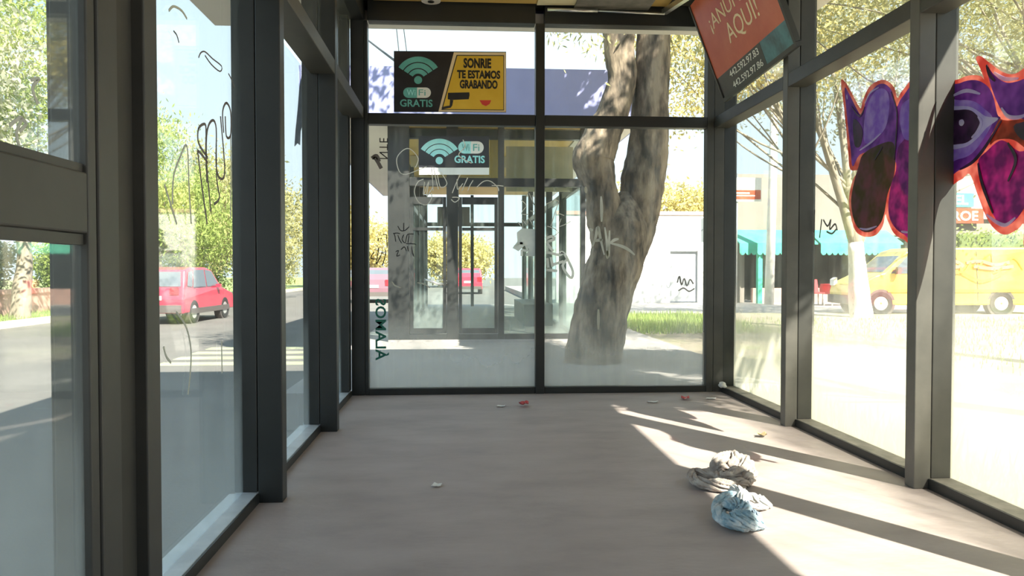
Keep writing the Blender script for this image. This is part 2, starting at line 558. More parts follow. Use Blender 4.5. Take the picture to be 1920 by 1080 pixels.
def shape(name, material, parent, axis, value, px, depth, smooth=True, sub=5, **k):
    pts = [at(axis, value, *p) for p in px]
    if smooth:
        pts = smooth_path(pts, closed=True, sub=sub)
    d = Vector((0, 0, 0))
    d[axis] = depth
    return B().prism(pts, d).make(name, material, parent, **k)


# ================================================================== SETTING
XL, XR = -0.92, 2.47          # inner faces of the side walls
YE = 7.43                     # inner face of the end wall
ZR0, ZR1 = 2.585, 2.69        # transom rail
ZB = 3.56                     # underside of the head beam
ZC = 3.76                     # ceiling
GL, GR = -1.125, 2.68         # glass planes
RZ = -0.36                    # carriageway level

B().box(-1.2, 2.76, -3.2, 7.64, -0.36, 0.0).make('floor', 'concrete_floor', kind='structure')
pav = B().box(-1.75, 3.4, 7.64, 27.0, -0.36, -0.004).make('pavement', 'paving', kind='structure')
B().box(-1.5, -1.2, -3.2, 7.64, -0.36, -0.30).make('trim_1', 'asphalt', kind='structure')
rd = B().box(-12.1, 40, -14, 150, -0.8, RZ).make('road', 'asphalt', kind='structure')
B().box(2.76, 3.4, -14, 7.64, -0.36, -0.03).box(3.4, 32, -14, 21.6, -0.36, -0.03).make('verge', 'dirt', kind='structure')
B().box(3.4, 60, 21.6, 60, -0.36, -0.06).make('side_street', 'paving', kind='structure')
B().box(-12.45, -12.1, -14, 150, -0.8, -0.2).make('trim_2', 'kerb', kind='structure')
B().box(-60, -12.45, -14, 150, -0.8, -0.22).make('median', 'lawn', kind='structure')
B().box(-70, -60, -14, 150, -0.8, -0.22).box(40, 90, -14, 150, -0.8, -0.2).make('far_ground', 'dirt', kind='structure')
for i in range(4):            # zebra crossing
    y = 12.9 + i * 0.85
    B().box(-5.0, -2.4, y, y + 0.42, RZ, RZ + 0.006).make('crosswalk_stripe', 'road_paint', rd)
for i in range(4):
    B().box(-6.3, -6.15, 24 + i * 8, 27 + i * 8, RZ, RZ + 0.006).make('lane_mark', 'road_paint', rd)

# --- roof and ceiling
cl = empty('ceiling', (0.77, 2, 3.6), kind='structure')
B().box(-1.2, 2.76, -3.2, 7.66, ZC, 3.9).make('ceiling_panel', 'ceiling_dark', cl)
B().box(-2.41, -1.15, -3.4, 7.83, 3.6, 3.7).box(2.72, 3.29, -3.4, 7.83, 3.6, 3.7).box(-1.15, 2.72, 7.58, 7.83, 3.6, 3.7).make('canopy_soffit', 'canopy_white', cl)
B().box(-2.41, 3.29, -3.4, 7.83, 3.9, 4.0).make('roof_deck', 'canopy_white', cl)
for bx in ((-2.41, -2.37, -3.4, 7.83), (3.25, 3.29, -3.4, 7.83), (-2.37, 3.25, 7.79, 7.83)):
    B().box(*bx, 3.7, 4.45).make('fascia', 'fascia_lilac', cl)
yp = B().prism([(-0.82, 7.40, 3.735), (1.98, 7.40, 3.735), (1.98, 3.2, 3.735), (-0.95, 3.2, 3.735)], (0, 0, 0.024)).make('light_panel', 'ceiling_yellow', cl, label='yellow ceiling panel')
B().prism([(0.72, 7.38, 3.715), (1.10, 7.36, 3.715), (1.55, 7.05, 3.715), (0.72, 6.9, 3.715)], (0, 0, 0.012)).make('loose_sheet', 'banner_cream', cl, label='cream corner of a loose sheet')
B().box(1.08, 1.80, 6.95, 7.41, 3.70, 3.72).make('access_panel', 'sill_dust', cl, label='dark brown access panel')
B().obox((1.93, 7.40, 3.66), (0.05, 0, 0), (0.12, -0.5, 0.0), (0, 0, 0.05)).make('bracket', 'steel', cl, label='bare metal angle bracket')
B().tube([(0.82, 7.36, 3.668), (1.30, 7.36, 3.668)], 0.018, 8).tube([(1.30, 7.36, 3.668), (1.95, 7.37, 3.655)], 0.011, 8).make('conduit', 'steel', cl, label='bare metal conduit')
B().disc((-0.28, 7.34, 3.725), (0, 0, 1), 0, 0.09, 24, 0.02).make('ceiling_lamp', 'canopy_white', cl)
B().disc((-0.28, 7.34, 3.712), (0, 0, 1), 0, 0.03, 16, 0.01).make('lamp_socket', 'dark_metal', cl)

BV = 0.005


def post(parent, x0, x1, y0, y1, z0=0.0, z1=ZC, m='dark_metal', name='post'):
    return B().box(x0, x1, y0, y1, z0, z1).make(name, m, parent, bevel=BV)


# --- left wall
wlft = empty('wall_left', (-1.0, 3, 0), kind='structure')
ys_l = [2.33, 4.03, 5.78]
for y in ys_l:
    post(wlft, -1.045, XL, y, y + 0.10, m='worn_metal' if y < 3 else 'dark_metal')  # farther posts in darker metal, their shade put into the colour
    post(wlft, -1.165, -1.048, y + 0.0, y + 0.10, z0=0.055)  # outer tubes kept darker too, standing in for shade
post(wlft, -1.045, XL, 7.44, 7.56)
post(wlft, -1.165, -1.048, 7.30, 7.44, z0=0.055)
# door frame next to the nearest post
post(wlft, -1.04, XL, 2.04, 2.155, m='worn_metal', name='door_jamb')
B().box(-1.03, -0.955, 2.157, 2.328, 0, ZC).make('jamb_filler', 'ceiling_dark', wlft)
post(wlft, -1.19, -1.055, 2.32, 2.43, z0=0.0, name='outer_post')
ends = [2.435, 4.03, 4.13, 5.78, 5.88, 7.44]
for y0, y1 in ((2.432, 4.028), (4.132, 5.778), (5.882, 7.43)):
    B().box(-1.10, XL - 0.002, y0, y1, ZR0 + 0.05, ZR1 + 0.05).make('rail', 'worn_metal', wlft, bevel=BV)
    B().box(-1.19, -1.05, y0, y1, 0.0, 0.052).make('sill', 'sill_metal', wlft, bevel=0.003)
    B().box(-1.048, -1.04, y0, y1, 0.0, 0.05).make('sill_trim', 'dark_metal', wlft)
    B().box(-1.12, XL, y0, y1, ZB, ZC - 0.002).make('head_beam', 'dark_metal', wlft)
B().box(-1.12, XL, -3.0, 2.038, ZB, ZC - 0.002).make('head_beam', 'dark_metal', wlft)
B().box(-1.10, XL - 0.002, -3.0, 2.038, 2.70, 2.80).make('rail', 'worn_metal', wlft, bevel=BV)

# --- right wall
wrgt = empty('wall_right', (2.55, 3, 0), kind='structure')
ys_r = [0.62, 2.34, 4.055, 5.745]
for y in ys_r:
    post(wrgt, XR, XR + 0.095, y, y + 0.09, m='sunlit_metal')
    post(wrgt, XR + 0.098, XR + 0.225, y + 0.0, y + 0.09, z0=0.055, m='worn_metal')
post(wrgt, XR, XR + 0.10, 7.44, 7.56, m='worn_metal')
post(wrgt, XR + 0.098, XR + 0.225, 7.44, 7.56, z0=0.055)
for y0, y1 in ((-1.2, 0.618), (0.712, 2.338), (2.432, 4.053), (4.147, 5.743), (5.837, 7.438)):
    B().box(XR + 0.002, XR + 0.15, y0, y1, ZR0, ZR1).make('rail', 'worn_metal', wrgt, bevel=BV)
    B().box(XR + 0.088, XR + 0.225, y0, y1, 0.0, 0.058).make('sill', 'sill_dust', wrgt, bevel=0.003)
    B().box(XR + 0.08, XR + 0.087, y0, y1, 0.0, 0.056).make('sill_trim', 'dark_metal', wrgt)
    B().box(XR, XR + 0.2, y0, y1, ZB, ZC - 0.002).make('head_beam', 'dark_metal', wrgt)

# --- end wall
wend = empty('wall_end', (0.77, 7.5, 0), kind='structure')
EX0, EX1 = -0.885, 2.40
B().box(-0.918, EX0, YE + 0.01, YE + 0.13, 0, ZB).make('side_frame', 'dark_metal', wend, bevel=BV)
B().box(EX1, XR - 0.002, YE + 0.01, YE + 0.13, 0, ZB).make('side_frame', 'worn_metal', wend, bevel=BV)
B().box(0.715, 0.803, YE + 0.0, YE + 0.13, 0, ZB).make('mullion', 'dark_metal', wend, bevel=BV)
for x0, x1 in ((EX0 + 0.002, 0.713), (0.805, EX1 - 0.002)):
    B().box(x0, x1, YE + 0.01, YE + 0.12, ZR0, ZR1).make('rail', 'dark_metal', wend, bevel=BV)
    B().box(x0, x1, YE + 0.01, YE + 0.12, 0, 0.062).make('sill', 'dark_metal', wend, bevel=0.003)
    B().box(x0, x1, YE + 0.005, YE + 0.14, ZB, ZC - 0.002).make('head_beam', 'dark_metal', wend, bevel=BV)
# wall behind the camera: a light board wall closes the bay a few metres back
B().box(-1.12, 2.70, -3.2, -3.1, 0, ZC - 0.002).make('wall_back', 'worn_metal', kind='structure')

# --- panes
wins = {}


def pane(n, x0, x1, y0, y1, z0, z1, m):
    o = B().box(x0, x1, y0, y1, z0, z1).make('window_%d' % n, m, kind='structure')
    wins[n] = o
    return o


k = 1
for y0, y1 in ((2.432, 4.03), (4.13, 5.78), (5.88, 7.30)):
    pane(k, GL - 0.004, GL + 0.004, y0, y1, 0.05, ZR0 + 0.055, 'glass_left'); k += 1          # 1-3
for y0, y1 in ((2.432, 4.03), (4.13, 5.78), (5.88, 7.30)):
    pane(k, -1.03, -1.022, y0, y1, ZR1 + 0.052, ZB, 'glass_transom'); k += 1              # 4-6
for y0, y1 in ((5.837, 7.438), (4.147, 5.743), (2.432, 4.053), (0.712, 2.338)):
    pane(k, GR - 0.004, GR + 0.004, y0, y1, 0.055, ZB, 'glass_right'); k += 1             # 7-10
for x0, x1 in ((EX0, 0.715), (0.803, EX1)):
    pane(k, x0, x1, 7.50, 7.508, 0.06, ZR0 + 0.01, 'glass_end'); k += 1                   # 11-12
for x0, x1 in ((EX0, 0.715), (0.803, EX1)):
    pane(k, x0, x1, 7.50, 7.508, ZR1 - 0.01, ZB, 'glass_transom'); k += 1                 # 13-14

# --- glazed door at the left, next to the camera
dr = empty('door_1', (-0.94, 1.5, 0), kind='structure')
D0, D1 = -0.965, -0.922
B().box(D0, D1, 1.985, 2.03, 0.03, 2.66).make('stile', 'worn_metal', dr, bevel=BV)
B().box(D0, D1, 0.80, 0.86, 0.03, 2.66).make('stile', 'worn_metal', dr, bevel=BV)
B().box(D0, D1, 0.862, 1.983, 1.29, 1.44).make('lock_rail', 'worn_metal', dr, bevel=BV)
B().box(D0 + 0.012, D1 - 0.012, 0.862, 1.983, 1.442, 1.462).box(D0 + 0.012, D1 - 0.012, 0.862, 1.983, 1.262, 1.288).make('glazing_bead', 'worn_metal', dr)
B().box(D0, D1, 0.862, 1.983, 0.03, 0.16).make('bottom_rail', 'worn_metal', dr, bevel=BV)
B().box(D0, D1, 0.862, 1.983, 2.56, 2.66).make('top_rail', 'worn_metal', dr, bevel=BV)
B().box(-0.946, -0.94, 0.862, 1.983, 1.462, 2.558).make('glass_pane', 'glass_door', dr)
B().box(-0.946, -0.94, 0.862, 1.983, 0.162, 1.26).make('glass_pane', 'glass_door', dr)
post(wlft, -1.04, XL, 0.68, 0.79, m='worn_metal', name='door_jamb')
B().box(-1.03, -1.022, -3.0, 0.68, 0.05, ZB).make('window_15', 'glass_left', kind='structure')

# ================================================================== MARKS ON THE PANES
GX = GL + 0.006
strokes('marker_tag', 'marker_grey', wins[1], 0, GX, [
    [(389, 296), (372, 268), (372, 241), (384, 233), (386, 253), (386, 296), (395, 397)],
    [(370, 282), (377, 340), (388, 420)],
    [(387, 342), (387, 253), (397, 226), (405, 241), (405, 311), (413, 335), (421, 319), (413, 218)],
    [(405, 272), (406, 335), (411, 370), (401, 383)],
    [(419, 249), (417, 210), (424, 193), (432, 210), (432, 253), (424, 255), (422, 218)],
    [(370, 282), (378, 290), (389, 305)]], 0.012, (1, 0, 0), label='grey looping marker scrawl on the pane')
strokes('faint_scrawl', 'scratch_dull', wins[1], 0, GX, [
    [(323, 383), (325, 331), (337, 295), (350, 274), (354, 350), (358, 420)],
    [(308, 346), (320, 385), (331, 420)], [(432, 255), (433, 330), (432, 410)],
    [(330, 585), (348, 612), (357, 650), (357, 690), (352, 740)], [(306, 650), (311, 668), (320, 680)],
    [(316, 20), (325, 12), (340, 20), (350, 35)], [(415, 640), (416, 700)]], 0.010, (1, 0, 0), label='faint pale scrawl on the pane')
strokes('marker_outline', 'marker_grey', wins[1], 0, GX, [
    [(372, 108), (376, 99), (384, 97), (398, 110), (415, 124), (412, 134), (396, 121), (384, 104)],
    [(428, 138), (434, 150), (439, 164)], [(325, 58), (331, 66), (335, 80)]], 0.006, (1, 0, 0), sub=3, label='thin marker outline high on the pane')
strokes('scratch', 'scratch_dull', dr, 0, -0.938, [
    [(57, 150), (72, 148), (60, 165), (70, 195)], [(17, 235), (40, 220), (30, 250), (37, 280)], [(40, 222), (48, 232), (36, 246)]], 0.008, (1, 0, 0), label='pale scribble on the upper door glass')
EY = 7.498
strokes('scratched_tag', 'scratch_white', wins[11], 1, EY, [
    [(779, 314), (784, 297), (770, 280), (757, 281), (744, 297), (748, 320), (760, 327), (786, 318), (800, 312)],
    [(809, 362), (809, 372), (800, 384), (785, 379), (777, 360), (783, 342), (794, 336)],
    [(796, 341), (794, 366), (804, 340), (800, 368), (812, 350)], [(809, 314), (811, 336), (812, 358)], [(813, 314), (817, 334), (822, 355)],
    [(820, 327), (826, 351), (838, 344), (827, 323)], [(863, 327), (855, 344), (848, 362)], [(857, 336), (858, 355), (868, 344)],
    [(877, 333), (871, 346), (866, 358)], [(887, 338), (881, 348), (877, 358)], [(894, 351), (907, 340), (920, 340), (933, 351), (935, 358)],
    [(848, 370), (857, 370), (861, 373), (853, 379), (846, 374)], [(922, 348), (934, 348), (944, 349)], [(868, 262), (872, 275), (860, 290), (872, 300), (884, 306)]],
    0.008, (0, -1, 0), label='white scratched scrawl across the pane')
strokes('marker_tag', 'marker_black', wins[11], 1, EY, [
    [(746, 424), (750, 431), (755, 433), (761, 431), (767, 425)], [(757, 418), (757, 426), (757, 433)],
    [(739, 438), (741, 445), (742, 453)], [(737, 438), (744, 437), (750, 438)], [(746, 441), (749, 449), (753, 456)],
    [(757, 440), (754, 449), (760, 455), (764, 440), (776, 439)], [(765, 455), (767, 440)], [(761, 457), (772, 457), (780, 458)],
    [(772, 462), (773, 472), (776, 481)], [(764, 462), (766, 471)], [(752, 468), (758, 463), (762, 470)], [(742, 472), (747, 470), (744, 480), (750, 478)],
    [(718, 440), (725, 441), (725, 449), (726, 465)], [(709, 446), (709, 452)], [(715, 446), (714, 449)], [(710, 464), (708, 478), (705, 495)],
    [(717, 472), (712, 484), (706, 495)], [(722, 468), (723, 477), (717, 498)], [(702, 472), (695, 483), (702, 486)], [(783, 436), (786, 441)]],
    0.009, (0, -1, 0), label='black marker lettering on the pane')
strokes('paint_scuff', 'marker_grey', wins[11], 1, EY, [[(699, 292), (704, 297), (709, 305), (715, 316)], [(697, 297), (706, 292), (711, 303)]], 0.035, (0, -1, 0), label='grey scuff mark')
shape('spray_blot', 'spray_white', wins[11], 1, EY, [(969, 436), (979, 428), (1003, 430), (1003, 480), (985, 480), (992, 467), (985, 459), (972, 471), (961, 465), (970, 453)], -0.002, smooth=False, label='white spray paint blot')
strokes('spray_letter', 'spray_white', wins[11], 1, EY, [[(964, 463), (975, 456), (986, 460), (988, 470), (978, 468)], [(978, 468), (978, 480)]], 0.022, (0, -1, 0))
strokes('scratched_star', 'scratch_white', wins[11], 1, EY, [[(977, 375), (985, 382), (987, 387)], [(987, 387), (977, 401), (991, 402)], [(992, 362), (996, 372), (1002, 385)], [(971, 416), (981, 428), (978, 410), (989, 424), (989, 406), (1001, 426)], [(998, 366), (999, 378), (1003, 385)], [(994, 395), (1001, 397)]], 0.007, (0, -1, 0), sub=2)
strokes('spray_letter', 'spray_white', wins[12], 1, EY, [
    [(1024, 447), (1035, 443), (1039, 449), (1026, 455), (1037, 471)], [(1024, 474), (1031, 474), (1049, 478), (1055, 474)],
    [(1026, 484), (1028, 502)], [(1033, 482), (1036, 500)], [(1037, 496), (1047, 493), (1057, 490)],
    [(1049, 474), (1057, 474), (1067, 492), (1074, 509), (1072, 521), (1064, 515), (1055, 498), (1064, 486)], [(1024, 506), (1035, 507), (1045, 508)]],
    0.026, (0, -1, 0), sub=3, label='white sprayed letters beside the mullion')
strokes('sprayed_tag', 'spray_white_thin', wins[12], 1, EY, [
    [(1111, 462), (1117, 444), (1121, 426), (1126, 448), (1133, 478)], [(1114, 452), (1124, 450), (1130, 450)],
    [(1134, 426), (1138, 455), (1140, 482), (1142, 455), (1143, 432)], [(1145, 455), (1152, 450), (1160, 448)], [(1144, 456), (1164, 461), (1178, 468), (1190, 478)],
    [(1127, 368), (1128, 392), (1128, 416)], [(1104, 430), (1112, 432)]], 0.030, (0, -1, 0), taper=True, label='pale sprayed letters over the tree')
strokes('scratched_star', 'scratch_white', wins[12], 1, EY, [[(1024, 383), (1036, 377), (1047, 377), (1040, 400), (1033, 424)], [(1026, 424), (1038, 428), (1047, 436), (1037, 443)], [(1052, 410), (1049, 425), (1070, 415)], [(1047, 400), (1058, 404)]], 0.007, (0, -1, 0), sub=2)
strokes('dried_drip', 'scratch_dull', wins[12], 1, EY, [[(1138, 470), (1139, 485)], [(1122, 580), (1122, 600), (1122, 618)], [(1098, 350), (1099, 362)]], 0.030, (0, -1, 0), taper=True)
strokes('wipe_mark', 'scratch_dull', wins[11], 1, EY, [[(782, 530), (796, 533), (806, 540)], [(735, 528), (740, 535), (752, 540)]], 0.014, (0, -1, 0), taper=True)
# station name and direction, read from behind
o1, o2 = at(1, EY, 704, 676), at(1, EY, 729, 560)
text('ÁLAMOS', o1, (0, 0, 1), (1, 0, 0), o2.z - o1.z, o2.x - o1.x, 'lettering', 'text_green', wins[11], 0.001, 0.02, label='green letters ÁLAMOS seen reversed')
for ch, ya, yb in (('E', 267, 259), ('T', 281.5, 270.5), ('N', 298, 285)):
    o1, o2 = at(1, EY, 711.5, ya), at(1, EY, 727.5, yb)
    text(ch, o1, (0, 0, 1), (1, 0, 0), o2.z - o1.z, o2.x - o1.x, 'lettering', 'text_black', wins[11], 0.001, 0.0, label='black letter %s seen reversed' % ch)

# purple bubble-letter graffiti: right wall, second and third panes
PX = GR - 0.0045


def gf(win, m, px, lv, smooth=True, **k):
    x = PX - 0.0012 * lv
    return shape('graffiti_paint', m, wins[win], 0, x, px, -0.001, smooth=smooth, sub=4, **k)


def gs(win, m, lines, width, lv, **k):
    return strokes('graffiti_line', m, wins[win], 0, PX - 0.0012 * lv, lines, width, (-1, 0, 0), taper=True, **k)


gf(8, 'spray_red', [(1577, 153), (1584, 153), (1596, 172), (1613, 203), (1618, 188), (1630, 163), (1648, 151), (1662, 151), (1676, 163), (1683, 184), (1692, 170), (1716, 158), (1720, 300), (1720, 452), (1694, 449), (1676, 437), (1664, 412), (1660, 402), (1655, 424), (1642, 441), (1622, 444), (1605, 434), (1596, 408), (1592, 372), (1599, 338), (1609, 320), (1594, 317), (1590, 280), (1583, 205)], 0, label='coral outline of the graffiti letters')
gf(8, 'spray_purple', [(1584, 166), (1592, 176), (1612, 214), (1618, 208), (1628, 180), (1645, 160), (1660, 158), (1673, 172), (1681, 200), (1692, 182), (1718, 170), (1718, 360), (1690, 352), (1678, 300), (1640, 285), (1612, 290), (1599, 312), (1595, 280), (1588, 215)], 1, label='purple letter fill')
gf(8, 'spray_murk', [(1610, 312), (1618, 290), (1642, 274), (1672, 266), (1679, 290), (1676, 330), (1664, 365), (1658, 400), (1650, 420), (1634, 434), (1616, 433), (1602, 415), (1596, 378), (1602, 340)], 2, label='murky brown lower lobe')
gf(8, 'spray_magenta', [(1681, 290), (1690, 268), (1718, 262), (1718, 444), (1696, 440), (1676, 424), (1666, 396), (1670, 350), (1680, 320)], 2, label='magenta lower lobe')
gf(8, 'spray_violet', [(1636, 178), (1650, 166), (1664, 172), (1668, 200), (1660, 240), (1640, 262), (1622, 268), (1620, 235), (1626, 200)], 3, label='lighter violet bloom')
gf(8, 'spray_violet', [(1690, 200), (1704, 186), (1718, 182), (1718, 250), (1698, 262), (1688, 232)], 3)
gf(8, 'spray_dark', [(1600, 225), (1612, 232), (1618, 250), (1612, 275), (1602, 270)], 3)
gs(8, 'spray_lilac', [[(1622, 194), (1632, 174), (1648, 164)], [(1612, 282), (1632, 268), (1652, 250)], [(1588, 178), (1589, 186)], [(1612, 428), (1626, 430), (1644, 424)], [(1690, 434), (1704, 436)]], 0.014, 4)
gs(8, 'spray_dark', [[(1671, 172), (1682, 210), (1680, 260), (1677, 300)], [(1597, 200), (1612, 218), (1622, 200)], [(1640, 300), (1655, 275)]], 0.014, 4)
strokes('marker_tag', 'marker_grey', wins[8], 0, PX, [
    [(1528, 394), (1527, 415), (1526, 436)], [(1541, 411), (1539, 428), (1537, 446)], [(1544, 412), (1552, 424), (1558, 412), (1556, 430), (1566, 420), (1570, 432)],
    [(1550, 434), (1560, 438), (1568, 430)]], 0.014, (-1, 0, 0), label='grey marker tag at the edge of the pane')

gf(9, 'spray_red', [(1776, 172), (1800, 148), (1822, 141), (1840, 143), (1846, 150), (1838, 128), (1830, 110), (1838, 105), (1856, 118), (1882, 136), (1904, 138), (1930, 122), (1975, 105), (1990, 300), (1970, 380), (1944, 400), (1934, 450), (1920, 462), (1920, 420), (1908, 430), (1886, 440), (1868, 432), (1850, 408), (1832, 362), (1818, 326), (1800, 338), (1776, 334)], 0, label='coral outline of the graffiti letters')
gf(9, 'spray_purple', [(1776, 176), (1800, 156), (1828, 150), (1850, 160), (1862, 180), (1870, 214), (1876, 222), (1866, 240), (1848, 270), (1826, 300), (1800, 318), (1776, 318)], 1, label='purple ring round the eye')
gf(9, 'spray_purple', [(1850, 122), (1862, 138), (1884, 154), (1910, 152), (1985, 128), (1985, 215), (1950, 225), (1910, 222), (1886, 216), (1872, 196), (1858, 160)], 1, label='purple brow')
gf(9, 'spray_brown', [(1872, 226), (1890, 226), (1984, 226), (1984, 300), (1930, 282), (1900, 262), (1870, 262), (1856, 270)], 1)
gf(9, 'spray_magenta', [(1834, 306), (1850, 284), (1874, 264), (1890, 268), (1912, 284), (1940, 276), (1980, 280), (1960, 330), (1930, 375), (1908, 408), (1886, 424), (1868, 412), (1848, 366)], 2, label='magenta beak shape')
gf(9, 'spray_violet', [(1776, 196), (1800, 188), (1826, 190), (1846, 204), (1862, 224), (1846, 258), (1822, 288), (1798, 298), (1776, 296)], 2)
gf(9, 'spray_lilac', [(1776, 208), (1800, 199), (1824, 202), (1848, 218), (1872, 222), (1850, 240), (1830, 262), (1808, 276), (1776, 274)], 3, label='pale lilac white of the eye')
gf(9, 'spray_dark', [(1776, 214), (1800, 206), (1822, 208), (1838, 226), (1834, 246), (1818, 264), (1800, 270), (1776, 266)], 4, label='dark pupil')
gf(9, 'spray_lilac', [(1799, 226), (1805, 224), (1808, 230), (1804, 236), (1799, 234)], 5)
gs(9, 'spray_lilac', [[(1834, 218), (1840, 230), (1832, 248), (1822, 258)], [(1878, 202), (1890, 218), (1910, 220), (1930, 212)], [(1864, 136), (1884, 148), (1910, 147)], [(1850, 402), (1868, 416), (1886, 422), (1904, 408)], [(1786, 180), (1812, 170), (1838, 176)]], 0.02, 5)
gs(9, 'spray_dark', [[(1850, 122), (1856, 140), (1866, 152)], [(1800, 318), (1826, 302), (1850, 272), (1878, 226)], [(1834, 306), (1842, 345), (1862, 400)], [(1890, 268), (1905, 300), (1890, 340)]], 0.02, 5)
gf(9, 'spray_dark', [(1905, 232), (1985, 228), (1985, 275), (1940, 268), (1912, 258)], 2)

# ================================================================== SIGNS
SY = 7.484
sg = empty('warning_sign', at(1, 7.49, 844, 210), label='black and yellow camera warning sign with wifi symbol on the end glass', cat='sign')


def spx(par, name, m, px, y, d=0.001, smooth=False, **k):
    return shape(name, m, par, 1, y, px, d, smooth=smooth, **k)


spx(sg, 'board', 'sign_black', [(738.5, 95.5), (949, 97), (949, 210.5), (738.5, 209.5)], SY, 0.012)
spx(sg, 'yellow_border', 'sign_cream', [(851, 98), (948.6, 98.5), (948.6, 210), (822, 209.2)], SY - 0.001, label='cream border of the yellow half')
spx(sg, 'border_line', 'sign_black', [(856, 103), (945, 103.5), (945, 207), (827.5, 206)], SY - 0.002)
yf = spx(sg, 'yellow_field', 'sign_yellow', [(857.5, 104.7), (943.8, 105), (943.8, 205.6), (829.8, 204.6)], SY - 0.003, label='yellow half')


def ptext(par, body, x0, x1, y0, y1, y, m, bold=0.02, name='lettering', **k):
    a, b = at(1, y, x0, y1), at(1, y, x1, y0)
    return text(body, a, (1, 0, 0), (0, 0, 1), b.x - a.x, b.z - a.z, name, m, par, 0.0012, bold, **k)


ptext(sg, 'SONRIE', 869, 921, 109.5, 127.6, SY - 0.0042, 'text_black', 0.045)
ptext(sg, 'TE ESTAMOS', 857, 938, 132.5, 147, SY - 0.0042, 'text_black', 0.045)
ptext(sg, 'GRABANDO', 862, 933, 150.5, 166, SY - 0.0042, 'text_black', 0.045)
spx(sg, 'camera_icon', 'sign_black', [(840, 174), (880, 173), (880.5, 178), (879, 186), (846, 187.5), (850, 188), (848, 198), (845, 202), (830, 205), (828, 201), (838, 198.5), (843, 198), (844, 187), (839.5, 186)], SY - 0.0042)
spx(sg, 'smile_icon', 'mouth_red', [(899, 188), (921, 188), (918, 195), (911, 199), (904, 196)], SY - 0.0042, label='red smiling mouth')


def arcs(par, cx, cy, rr, dot, y, m, half=57, sx=1.0):
    for r0, r1 in rr:
        p = []
        for i in range(17):
            w = math.radians(-half + 2 * half * i / 16)
            p.append((cx + r1 * math.sin(w) * sx, cy - r1 * math.cos(w)))
        for i in range(17):
            w = math.radians(half - 2 * half * i / 16)
            p.append((cx + r0 * math.sin(w) * sx, cy - r0 * math.cos(w)))
        spx(par, 'wifi_arc', m, p, y)
    spx(par, 'wifi_dot', m, [(cx + dot * math.sin(t * math.pi / 10) * sx, cy - dot * math.cos(t * math.pi / 10)) for t in range(20)], y)


arcs(sg, 784, 150, [(34, 44), (22.5, 32), (12, 20.5)], 7.5, SY - 0.002, 'sign_green')


def pill(x0, x1, y0, y1, half):
    r = (y1 - y0) / 2
    cy = (y0 + y1) / 2
    xm = (x0 + x1) / 2
    if half == 'l':
        return [(xm, y0)] + [(x0 + r - r * math.sin(t * math.pi / 10), cy - r * math.cos(t * math.pi / 10)) for t in range(11)] + [(xm, y1)]
    return [(xm, y1)] + [(x1 - r + r * math.sin(t * math.pi / 10), cy + r * math.cos(t * math.pi / 10)) for t in range(11)] + [(xm, y0)]


spx(sg, 'toggle', 'sign_green', pill(756, 808, 164, 183.5, 'l'), SY - 0.002)
spx(sg, 'toggle', 'sign_white', pill(756, 808, 164, 183.5, 'r'), SY - 0.002, label='white half of the toggle')
ptext(sg, 'Wi', 763, 779, 168, 179, SY - 0.0034, 'sign_cyan', 0.0)
ptext(sg, 'Fi', 785, 798, 168, 179, SY - 0.0034, 'sign_green', 0.0)
ptext(sg, 'GRATIS', 750, 811, 187, 200, SY - 0.0034, 'sign_green', 0.02)

# slanted red advertising board between transom rail and ceiling
P0 = Vector((2.40, 6.948, 2.742))
P1 = Vector((2.40, 5.424, 2.809))
bu = (P1 - P0).normalized()
T0 = at(1, 6.985, 1294, 12)
bv = (T0 - P0)
bv -= bu * bv.dot(bu)
BH = bv.length
bv.normalize()
BL = (P1 - P0).length
bn = bu.cross(bv)
if bn.x > 0:
    bn = -bn                 # faces the room


def bp(s, t, d=0.0):
    return P0 + bu * s + bv * t + bn * d


def bpx(px, py):
    d = _F * FPX + _R * (px - 960) - _U * (py - 540)
    c = Vector((0, 0, CH))
    k = (P0 - c).dot(bn) / d.dot(bn)
    q = c + d * k - P0
    return q.dot(bu), q.dot(bv)


ad = empty('advert_board', P0, label='tilted red advertising board hanging under the ceiling at the right', cat='sign')


def bquad(name, m, pts, d0, d1, **k):
    return B().prism([bp(s, t, d0) for s, t in pts], bn * (d1 - d0)).make(name, m, ad, **k)


TD = BH * 0.225
bquad('board', 'worn_metal', [(0, 0), (BL, 0), (BL, BH), (0, BH)], -0.03, 0.0)
bquad('frame', 'worn_metal', [(-0.012, -0.012), (BL + 0.012, -0.012), (BL + 0.012, 0.022), (-0.012, 0.022)], -0.03, 0.012)
bquad('frame', 'worn_metal', [(-0.012, 0.024), (0.012, 0.024), (0.012, BH), (-0.012, BH)], -0.03, 0.012)
bquad('frame', 'worn_metal', [(BL - 0.022, 0.024), (BL + 0.012, 0.024), (BL + 0.012, BH), (BL - 0.022, BH)], -0.03, 0.012)
bquad('red_field', 'sign_red', [(0.013, TD), (BL - 0.024, TD), (BL - 0.024, BH), (0.013, BH)], 0.001, 0.003, label='red upper field')
bquad('dark_band', 'sign_black', [(0.013, 0.024), (BL * 0.66, 0.024), (BL * 0.66, TD), (0.013, TD)], 0.001, 0.003, label='black lower band')
bquad('picture_panel', 'sign_teal_dark', [(BL * 0.662, 0.024), (BL - 0.024, 0.024), (BL - 0.024, TD), (BL * 0.662, TD)], 0.001, 0.003, label='dark teal picture at the lower corner')


def btext(body, a, b, h, m, bold=0.01, **k):
    (s0, t0), (s1, t1) = bpx(*a), bpx(*b)
    t = (t0 + t1) / 2
    text(body, bp(s0, t, 0.0035), bu, bv, s1 - s0, h, 'lettering', m, ad, 0.002, bold, **k)
    return s0, t0, s1, t1, h


